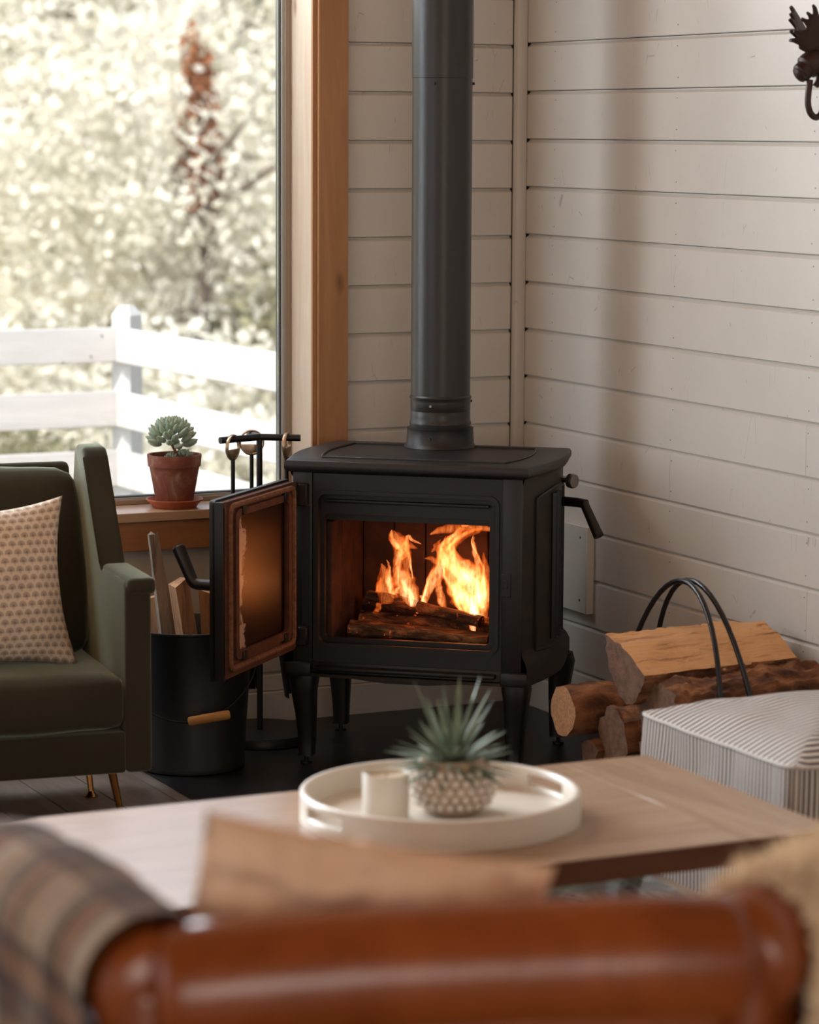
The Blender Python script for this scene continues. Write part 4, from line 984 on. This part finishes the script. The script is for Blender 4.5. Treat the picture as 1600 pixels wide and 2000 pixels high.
# top split log: sloping split face up, rounded bark belly
firewood(-.505, -.06, -1.525, .395, dens([(.085, .076), (.0, .060), (-.105, .006), (-.100, -.022), (-.060, -.062), (-.02, -.082), (.02, -.060), (.065, -.01), (.088, .04)], 6), 1, 'split log with a broad orange-tan face topping the stack in the holder', lambda n, c: 0 if n.z > .55 else (1 if n.y < .3 else 0), .05, dy=.0, dz=.012)
# large bark log low front
firewood(-.475, -.02, -1.658, .283, dens([(.10, .085), (.05, .098), (-.02, .100), (-.07, .075), (-.095, .02), (-.085, -.05), (-.03, -.085), (.05, -.08), (.09, -.03)], 6), 2, 'rough dark-barked log running under the split log on the front of the stack', lambda n, c: 1 if (n.y < .5) else 0, .09, dz=.018)
# round log sticking out to the left
o = firewood(-.54, -.10, -1.285, .252, circ(.066, 20), 3, 'round sawn log with a pale speckled end poking out at the back of the stack', lambda n, c: 1, .05, mats=MR)
firewood(-.48, -.06, -1.43, .20, dens([(.07, .05), (.0, .085), (-.07, .06), (-.09, -.02), (-.03, -.075), (.05, -.06)], 3), 4, 'mossy brown split log beneath the round log', lambda n, c: 1, .09)
firewood(-.455, -.06, -1.60, .150, dens([(.075, .06), (-.02, .085), (-.085, .03), (-.06, -.055), (.04, -.065)], 3), 5, 'greyish split log low in the stack behind the striped pouf', lambda n, c: 0 if n.y < -.2 else 1, .05, mats=[M['splitend'], M['bark'], M['splitend']])
firewood(-.50, -.09, -1.355, .150, circ(.042, 14, .85), 6, 'small orange-barked log at the very bottom of the stack', lambda n, c: 1, .12)
firewood(-.44, -.08, -1.50, .095, circ(.036, 12, .85), 7, 'thin log wedged along the bottom rails of the holder', lambda n, c: 1, .10)
firewood(-.44, -.08, -1.71, .115, circ(.050, 14, .95), 8, 'dark round log at the bottom front of the holder', lambda n, c: 1, .10)

# ================================================================== STRIPED POUF
PXA, PXB, PYA, PYB, PZ = -.795, -.135, -2.735, -2.085, .418
pf = thing('floor_pouf', ((PXA + PXB) / 2, (PYA + PYB) / 2, 0), 0, 'brown and white striped square floor pouf standing beside the wooden coffee table', 'pouf')
hx, hy = (PXB - PXA) / 2, (PYB - PYA) / 2
def pshape(p, top=False):
    x, y, z = p; r = .05
    cx = max(-hx + r, min(hx - r, x)); cy = max(-hy + r, min(hy - r, y))
    dx, dy = x - cx, y - cy; d = math.hypot(dx, dy)
    m_ = max(abs(dx), abs(dy))
    if d > 1e-6 and m_ > 0: x, y = cx + dx / d * m_, cy + dy / d * m_
    f = z / PZ; bul = .018 * math.sin(PI * min(1, max(0, f)))
    x *= 1 + bul; y *= 1 + bul
    w = .006 * nz(x * 7, y * 7, z * 7) + .006 * nz(x * 16 + 3, y * 16, z * 5) 
    if not top: x += w * (1 if abs(x) > hx * .8 else 0); y += w * (1 if abs(y) > hy * .8 else 0)
    if top:
        e = min(hx - abs(x), hy - abs(y)) / hx; e = max(0, e)
        z += .062 * (1 - (1 - min(1, e * 1.3)) ** 2) + .016 * nz(x * 4.2 + 2, y * 3.4, 1) * min(1, e * 5) + .007 * nz(x * 9, y * 7 + 4, 2) * min(1, e * 6)
    return (x, y, z)
def side(fn, uvf, nu=36, nv=10):
    m = MB(); m.grid(fn, nu, nv, uvf); return m
m = MB()
m.grid(lambda u, v: pshape((-hx, -hy + 2 * hy * u, PZ * v)), 40, 14, lambda u, v: (2 * hy * u, v))
m.grid(lambda u, v: pshape((hx, -hy + 2 * hy * u, PZ * v)), 20, 8, lambda u, v: (2 * hy * u, v))
m.grid(lambda u, v: pshape((-hx + 2 * hx * u, -hy, PZ * v)), 40, 14, lambda u, v: (2 * hx * u, v))
m.grid(lambda u, v: pshape((-hx + 2 * hx * u, hy, PZ * v)), 20, 8, lambda u, v: (2 * hx * u, v))
m.build('side_panels', M['ticking'], pf, angle=60)
m = MB(); m.grid(lambda u, v: pshape((-hx + 2 * hx * u, -hy + 2 * hy * v, PZ), True), 44, 44, lambda u, v: (2 * hy * v * .68, u)); m.build('top_panel', M['ticking'], pf, angle=180)
e = [pshape((-hx + 2 * hx * i / 24, -hy, PZ)) for i in range(24)] + [pshape((hx, -hy + 2 * hy * i / 24, PZ)) for i in range(24)] + [pshape((hx - 2 * hx * i / 24, hy, PZ)) for i in range(24)] + [pshape((-hx, hy - 2 * hy * i / 24, PZ)) for i in range(24)]
MB().tube([Vector(p) + Vector((0, 0, .001)) for p in e], .0045, 8, closed=True).build('seam_piping', M['seam'], pf)

# ================================================================== COFFEE TABLE
CX0, CX1, CY0, CY1, CZ = -2.42, -.998, -3.192, -2.482, .42
ct = thing('coffee_table', ((CX0 + CX1) / 2, (CY0 + CY1) / 2, 0), 0, 'wooden coffee table with a lower shelf in the middle of the room', 'table')
a_, b_c = (CX1 - CX0) / 2, (CY1 - CY0) / 2
MB().box((-a_, -b_c, CZ - .036), (a_ - .2043, b_c, CZ), .0007, 1).build('tabletop', M['tabletop'], ct)
MB().box((a_ - .204, -b_c, CZ - .036), (a_, b_c, CZ), .0007, 1).build('end_board', M['tableend'], ct)
MB().box((-a_, -b_c - .002, CZ - .046), (a_, -b_c, CZ - .0015), .0005, 1).build('edge_band', M['tabledark'], ct)
for x_ in (-a_ + .03, a_ - .10):
    for y_ in (-b_c + .03, b_c - .09): MB().box((x_, y_, 0), (x_ + .06, y_ + .06, CZ - .036), .003, 1).build('leg', M['tabledark'], ct)
MB().box((-a_ + .03, -b_c + .004, CZ - .040), (a_ - .03, -b_c + .026, CZ - .0361), .001, 1).build('apron', M['tabledark'], ct)
MB().box((-a_ + .05, -b_c + .05, .175), (a_ - .035, b_c - .05, .195), .002, 1).build('lower_shelf', M['tableend'], ct)
# magazines on the shelf
for i, (x_, y_, r_, lb) in enumerate(((.32, -.02, .10, 'lower glossy magazine lying on the shelf under the coffee table'), (.34, .0, -.06, 'upper glossy magazine with a grey and green cover on the table shelf'))):
    t = thing('magazine', (ct.location.x + x_, ct.location.y + y_, .1955 + i * .0165), r_, lb, 'magazine', 'magazines on the table shelf')
    MB().grid(lambda u, v: (-.24 + .48 * u, -.15 + .30 * v, .0145 + .026 * math.sin(PI * u) * i + .004 * nz(u * 6, v * 4)), 14, 6).grid(lambda u, v: (-.24 + .48 * u, -.15 + .30 * v, .0125), 14, 6).build('cover', M['cover'], t)
    MB().box((-.238, -.148, 0), (.238, .148, .0122), .001, 1).build('pages', M['pages'], t)

# ---- tray, candle, planter
TRX, TRY = -1.642, -2.800
tz = CZ + .0005
try_ = thing('serving_tray', (TRX, TRY, tz), math.radians(8), 'round cream tray with cut-out handles on the coffee table', 'tray'); try_.scale = (1.025, 1.025, 1)
MB().lathe([(0, 0), (.255, 0), (.258, .003), (.258, .008), (0, .0085)], seg=96).build('tray_base', M['tray'], try_)
m = MB(); ro, ri, th_ = .262, .248, .056
def seg_ring(a0, a1, z0_, z1_, n):
    R = []
    for i in range(n + 1):
        a = a0 + (a1 - a0) * i / n; c, s_ = math.cos(a), math.sin(a); bz = .003
        R.append([(ro * c, ro * s_, z0_), (ro * c, ro * s_, z1_ - bz), ((ro - bz) * c, (ro - bz) * s_, z1_), ((ri + bz) * c, (ri + bz) * s_, z1_), (ri * c, ri * s_, z1_ - bz), (ri * c, ri * s_, z0_)])
    m.loft(R)
sa_ = math.radians(13)
for c0 in (0, PI):
    seg_ring(c0 + sa_, c0 + PI - sa_, .0, th_, 60); seg_ring(c0 - sa_, c0 + sa_, .0, .022, 14); seg_ring(c0 - sa_, c0 + sa_, .043, th_, 14)
    for s_ in (-1, 1):
        pass
m.build('tray_rim', M['tray'], try_, angle=50)
def tp(px_, py_): return TRX + px_, TRY + py_
cw = thing('candle', (-1.757, -2.800, tz + .009), 0, 'white candle in a smooth white holder standing on the tray', 'candle')
MB().lathe([(0, 0), (.041, 0), (.044, .003), (.0445, .088), (.0435, .090), (.0415, .088), (.041, .078), (0, .078)], seg=48).build('holder', M['candle'], cw)
MB().lathe([(0, .0782), (.03, .0795), (.040, .0815), (.040, .0782), (0, .0782)], seg=36).build('wax', M['wax'], cw)
MB().cyl((0, 0, .079), (.001, 0, .087), .0012, .0010, 6).build('wick', M['soil'], cw)
pp_ = thing('potted_airplant', (-1.614, -2.797, tz + .009), 0, 'spiky grey-green plant in a squat hobnail pot on the cream tray', 'potted plant')
pr = [(0, 0), (.050, 0), (.056, .004), (.072, .025), (.080, .05), (.078, .075), (.066, .094), (.058, .098), (.060, .104), (.056, .106), (.052, .098), (0, .092)]
MB().lathe(pr, seg=56).build('pot', M['potc'], pp_)
m = MB()
for j, (z, r) in enumerate(((.022, .0705), (.038, .0768), (.054, .0795), (.070, .0785), (.084, .0725))):
    n = 24
    for k in range(n):
        a = 2 * PI * (k + .5 * (j % 2)) / n; m.sphere((r * math.cos(a), r * math.sin(a), z), .0072, u=8, v=5)
tag(m.build('hobnails', M['potn'], pp_), kind='stuff')
MB().sphere((-.060, -.004, .106), .010, 1.5, .8, .6).build('pot_lug', M['candle'], pp_)
rr = random.Random(12)
for i in range(96):
    f = i / 95; az = i * 2.39996 + rr.uniform(-.2, .2); el = math.radians(0 + 78 * f ** 2.8 + rr.uniform(-8, 10)); l = .118 * rr.uniform(.72, 1.12) * (1.0 if f < .85 else 1.3); w = .0075 * rr.uniform(.8, 1.1)
    pts = []; p = Vector((0, 0, .092)); d = Vector((math.cos(az) * math.cos(el), math.sin(az) * math.cos(el), math.sin(el)))
    up = Vector((-math.cos(az) * math.sin(el), -math.sin(az) * math.sin(el), math.cos(el))); cv = rr.uniform(-.02, .20) * (1 - f)
    for j in range(8): pts.append(p + d * (l * j / 7) - Vector((0, 0, 1)) * cv * l * (j / 7) ** 2 * 2.0 + d * .012)
    MB().tube(pts, [w * q for q in (.9, 1.0, 1.0, .95, .82, .62, .38, .06)], 6, sx=.28, up=up).build('leaf', M['aloe'], pp_)

# ================================================================== GREEN SOFA
gs = thing('velvet_sofa', (-1.594, -1.12, 0), math.radians(-6.3), 'dark olive green velvet sofa with brass legs in front of the window', 'sofa')
SWd = 1.50     # total width
def frame_side(x0_, x1_, out):
    m = MB()
    outl = [(0.0, .158), (.0, .615), (.018, .634), (.05, .636), (.12, .628), (.27, .612), (.30, .640), (.47, .895), (.485, .912), (.535, .918), (.560, .908), (.600, .60), (.60, .158)]
    outl = [(0.0, .158), (.0, .615), (.016, .634), (.10, .632), (.262, .612), (.285, .632), (.435, .895), (.455, .912), (.520, .916), (.545, .902), (.330 + .27, .62), (.61, .158)]
    m.prism(outl, x0_, x1_, 'X', .016, seg=3); return m
o = frame_side(-.066, 0, 1).build('arm_frame', M['velvet'], gs, angle=50)
frame_side(-SWd, -SWd + .066, -1).build('arm_frame', M['velvet'], gs, angle=50)
for xx in (-.062, -SWd - .012): MB().box((xx, -.006, .598), (xx + .074, .27, .640), .015, 3).build('arm_cap', M['velvet'], gs)
MB().box((-SWd + .066, .004, .158), (-.066, .60, .262), .008, 2).build('seat_rail', M['velvet'], gs)
def cushion(m, lo, hi, puff=.02, r=.035, seed=0):
    lo, hi = Vector(lo), Vector(hi); c = (lo + hi) / 2; h = (hi - lo) / 2
    N = 14
    def mapf(p):
        q = Vector(p)
        # rounded box with bulge
        a = [max(-(h[i] - r), min(h[i] - r, q[i])) for i in range(3)]; a = Vector(a); d = q - a
        if d.length > 0:
            mx = max(abs(d.x), abs(d.y), abs(d.z)); q = a + d.normalized() * mx
        n = [1 - (q[i] / h[i]) ** 2 for i in range(3)]
        for i in range(3):
            j, k = (i + 1) % 3, (i + 2) % 3
            q[i] += math.copysign(1, q[i]) * puff * max(0, n[j]) * max(0, n[k]) * min(1, abs(q[i]) / h[i])
        w = .004 * nz(q.x * 8 + seed, q.y * 8, q.z * 8)
        return c + q + Vector((w, w, w))
    for ax in range(3):
        for s_ in (-1, 1):
            j, k = (ax + 1) % 3, (ax + 2) % 3
            def fn(u, v, ax=ax, s_=s_, j=j, k=k):
                p = [0, 0, 0]; p[ax] = s_ * h[ax]; p[j] = (-1 + 2 * u) * h[j]; p[k] = (-1 + 2 * v) * h[k]; return mapf(p)
            m.grid(fn, N, N)
    bmesh.ops.remove_doubles(m.b, verts=m.b.verts[:], dist=.0008)
    return m
cushion(MB(), (-SWd / 2 - .003, -.004, .264), (-.068, .50, .400), .012, .030, 1).build('seat_cushion', M['velvet'], gs, angle=180)
cushion(MB(), (-SWd + .068, -.004, .264), (-SWd / 2 + .003 - .008, .50, .400), .012, .030, 2).build('seat_cushion', M['velvet'], gs, angle=180)
bm_ = Matrix.Translation(Vector((0, .375, .38))) @ Matrix.Rotation(math.radians(-17), 4, 'X')
for i, (x0_, x1_) in enumerate(((-SWd / 2 - .0, -.078), (-SWd + .078, -SWd / 2 - .008))):
    m = cushion(MB(), (x0_, -.055, .01), (x1_, .075, .490), .018, .045, 5 + i); bmesh.ops.transform(m.b, matrix=bm_, verts=m.b.verts[:]); m.build('back_cushion', M['velvet'], gs, angle=180)
m = MB().box((-SWd + .06, .075, -.1), (-.064, .135, .530), .018, 3); bmesh.ops.transform(m.b, matrix=bm_, verts=m.b.verts[:]); m.build('back_frame', M['velvet'], gs)
for x_, y_, dx, dy in ((-.055, .13, .018, .012), (-.055, .455, .006, -.02), (-SWd + .055, .13, -.018, .012), (-SWd + .055, .455, -.006, -.02)):
    l = MB().tube([(x_ - dx * 1.4, y_ - dy, .165), (x_ + dx * .5, y_ + dy * .5, .012)], [.0115, .0075], 14).build('leg', M['brass'], gs)
    MB().lathe([(0, 0), (.017, 0), (.0175, .003), (.012, .008), (.007, .016), (0, .016)], c=(x_ + dx * .5, y_ + dy * .5, 0), seg=20).build('foot', M['brass'], l)
# patterned cushion
def throw_cushion(name, mat, w, h, t, uvs=1.0, pinch=.04, seed=0, wr=.006, nu=40, nv=32):
    m = MB()
    def surf(s_):
        def fn(u, v):
            a, b = 2 * u - 1, 2 * v - 1
            ex = w / 2 * a * (1 - pinch * (1 - abs(a)) * 0 - pinch * (b * b < 2) * (1 - b * b) * abs(a) ** 3); ez = h / 2 * b * (1 - pinch * (1 - a * a) * abs(b) ** 3)
            th = t / 2 * (max(0, (1 - abs(a) ** 2.2)) ** .62) * (max(0, (1 - abs(b) ** 2.2)) ** .62)
            th += wr * (nz(a * 2.2 + seed, b * 5, 1) + .6 * nz(a * 6 + seed, b * 3, 4)) * min(1, th / (t * .12)) 
            return (ex, s_ * th, ez)
        return fn
    m.grid(surf(-1), nu, nv, lambda u, v: (u * w * uvs, v * h * uvs)); m.grid(surf(1), nu, nv, lambda u, v: (u * w * uvs, v * h * uvs))
    bmesh.ops.remove_doubles(m.b, verts=m.b.verts[:], dist=.0004)
    return m
pc = throw_cushion('pillow', M['fan'], .44, .43, .15, 1, .14, 3).build('patterned_cushion', M['fan'], None, angle=180)
tag(pc, 'cream cushion with brown fan block print leaning on the green sofa', 'cushion')
# ================================================================== TAN LEATHER CHAIR SEEN FROM BEHIND
LCX, LCY, LR = -2.611, -4.783, math.radians(-13.7)
lc = thing('leather_armchair', (LCX, LCY, 0), LR, 'cognac leather armchair seen from behind in front of the coffee table', 'armchair')
HW = .285
m = MB(); m.box((-HW - .03, -.052, .16), (HW + .03, .045, .80), .03, 4); m.build('back_panel', M['leather'], lc)
rp_ = smooth_path([(-HW - .055, .0, .775), (-HW + .04, -.004, .780), (-.1, -.002, .783), (.1, .0, .781), (HW - .04, -.003, .780), (HW + .055, .0, .775)], 6)
MB().tube(rp_, [.060] + [.074] * (len(rp_) - 2) + [.060], 24).build('back_roll', M['leather'], lc, angle=70)
MB().tube([(-HW - .02, -.056, .695), (HW + .02, -.056, .695)], .006, 8).build('back_piping', M['leather'], lc)
for s_ in (-1, 1):
    FA = math.radians(12 if s_ < 0 else 45); AL = .57 if s_ < 0 else .32
    AM = Matrix.Translation((s_ * (HW + .05), 0, 0)) @ Matrix.Rotation(-s_ * FA, 4, 'Z') @ Matrix.Translation((-s_ * (HW + .05), 0, 0))
    MB().box((min(s_ * (HW + .0), s_ * (HW + .10)), -.035, .16), (max(s_ * (HW + .0), s_ * (HW + .10)), AL, .80), .03, 4, mat=AM).build('arm', M['leather'], lc)
    ar = smooth_path([(s_ * (HW + .052), -.02, .768), (s_ * (HW + .055), .10, .779), (s_ * (HW + .055), AL * .7, .772), (s_ * (HW + .055), AL - .01, .750)], 6); ar = [AM @ p for p in ar]
    MB().tube(ar, [.058] + [.073] * (len(ar) - 2) + [.06], 24).build('arm_roll', M['leather'], lc, angle=70)
MB().prism([(-HW + .004, .055), (HW - .004, .055), (HW + .20, .34), (HW + .14, .60), (-HW - .06, .60), (-HW - .06, .40)], .300, .450, 'Z', .035, seg=4).build('seat_cushion', M['leather'], lc, angle=70)
MB().prism([(-HW + .004, .045), (HW - .004, .045), (HW + .20, .33), (HW + .13, .58), (-HW - .06, .58), (-HW - .06, .40)], .16, .298, 'Z', .008).build('seat_base', M['leather'], lc)
for x_ in (-HW - .03, HW + .03):
    for y_ in (-.01, .58): MB().tube([(x_, y_, .165), (x_, y_, 0)], [.022, .014], 12).build('leg', M['tabledark'], lc)
# lumbar cushion standing against the inside of the chair back
lp = throw_cushion('pillow', M['pillow'], .43, .34, .12, 1, .05, 8, .032, 60, 30).build('lumbar_cushion', M['pillow'], None, angle=180)
tag(lp, 'peach linen cushion showing over the back of the leather armchair', 'cushion')

def drape(s_, y0_, y1_, name, mat, r=.080, inner=.28, outer=.62, yfun=None, thick=.006, nu=60, nv=36, ruf=.008, seed=0, cxo=.055, zc=.779, flare=.0, droop=0.0):
    """cloth over an arm: profile goes up the inside, over the roll and down the outside"""
    cx_ = s_ * (HW + cxo); arc = PI * r; tot = inner + arc + outer
    def P(u, off):
        d = u * tot; rr_ = r + off
        if d < inner: return (-rr_, zc - inner + d)
        if d < inner + arc: a = PI - (d - inner) / r; return (rr_ * math.cos(a), zc + rr_ * math.sin(a))
        e_ = d - inner - arc; return (rr_ + flare * e_, zc - e_)
    m = MB()
    for off in (0, thick):
        def fn(u, v, off=off):
            px_, pz_ = P(u, off); yy = y0_ + (y1_ - y0_) * v
            if yfun: yy += yfun(u, v)
            w = ruf * (nz(u * 4 + seed, v * 6) + .4 * nz(u * 11, v * 13 + seed)); side_ = s_
            return (cx_ + side_ * (px_ + w * (1 if px_ > 0 else -1)), yy, pz_ + .4 * w - droop * v ** 3)
        m.grid(fn, nu, nv, lambda u, v: (u * tot, v * (y1_ - y0_)))
    FA = math.radians(12 if s_ < 0 else 45)
    AM = Matrix.Translation((s_ * (HW + .05), 0, 0)) @ Matrix.Rotation(-s_ * FA, 4, 'Z') @ Matrix.Translation((-s_ * (HW + .05), 0, 0))
    bmesh.ops.transform(m.b, matrix=AM, verts=m.b.verts[:])
    return m
th = thing('plaid_throw', (LCX, LCY, 0), LR, 'brown and beige plaid wool throw over the left arm of the leather armchair', 'throw')
drape(-1, .02, .61, 'cloth', M['plaid'], r=.080, inner=.22, outer=.66, seed=2, yfun=lambda u, v: -.07 * u * (1 - v), droop=.030).build('cloth', M['plaid'], th, angle=180)
m = MB(); rr = random.Random(5)
for i in range(90):
    y_ = -.04 + .62 * i / 90; x_ = -(HW + .055 + .09) - y_ * .21; zz = .779 - .66
    m.tube([(x_, y_, zz + .01), (x_ + rr.uniform(-.004, .004), y_ + rr.uniform(-.004, .004), zz - .05)], [.0018, .001], 4)
tag(m.build('fringe', M['plaid'], th), kind='stuff')
sk_ = thing('sheepskin', (LCX, LCY, 0), LR, 'cream sheepskin draped over the right arm of the leather armchair', 'sheepskin')
hide = drape(1, .04, .36, 'hide', M['skin'], r=.078, inner=.10, outer=.52, seed=6, ruf=.012, cxo=.060, zc=.768, yfun=lambda u, v: .03 * math.sin(u * 9) * (1 - v)).build('hide', M['skin'], sk_, angle=180)
vs = []; fs = []; rr = random.Random(9); me = hide.data; pol = [p for p in me.polygons]
hc = Vector((HW + .085, 0, .76))
for i in range(26000):
    p = pol[rr.randrange(len(pol))]; c = p.center + Vector((rr.uniform(-.012, .012), rr.uniform(-.012, .012), rr.uniform(-.008, .008)))
    yl_ = c.y * 1.25; hx_ = HW + .05 + c.y * .75; n = Vector((c.x - hx_, 0, max(c.z - hc.z, 0) if c.z > .77 else 0)); n = n.normalized() if n.length > 1e-4 else Vector((0, 0, 1))
    d = (n + Vector((rr.gauss(0, .45), rr.gauss(0, .45), rr.gauss(-.15, .45)))).normalized(); l = rr.uniform(.014, .028); sd = d.orthogonal().normalized() * .0022; sd.rotate(Matrix.Rotation(rr.uniform(0, 6.3), 3, d)); k = len(vs)
    mid = c + d * l * .6 + Vector((rr.gauss(0, .003), rr.gauss(0, .003), rr.gauss(0, .003))); vs += [c - sd, c + sd, mid + sd * .8, mid - sd * .8, c + d * l + Vector((rr.gauss(0, .006), rr.gauss(0, .006), rr.gauss(0, .006)))]
    fs += [(k, k + 1, k + 2, k + 3), (k + 3, k + 2, k + 4)]
me = D.meshes.new('wool'); me.from_pydata([tuple(v) for v in vs], [], fs); me.materials.append(M['fur']); o = D.objects.new('wool', me); COL.objects.link(o); o.parent = sk_; o['kind'] = 'stuff'
# place the two cushions (local frames of the seats)
def place(o, root_loc, rz, local, tilt, yaw=0, roll=0):
    m_ = Matrix.Translation(Vector(root_loc)) @ Matrix.Rotation(rz, 4, 'Z') @ Matrix.Translation(Vector(local)) @ Matrix.Rotation(yaw, 4, 'Z') @ Matrix.Rotation(tilt, 4, 'X') @ Matrix.Rotation(roll, 4, 'Y')
    o.matrix_world = m_
place(pc, (-1.600, -1.12, 0), math.radians(-6.3), (-.362, .215, .600), math.radians(-14), math.radians(4), math.radians(-1))
place(lp, (LCX, LCY, 0), LR, (-.088, .155, .738), math.radians(8), math.radians(0), math.radians(12))
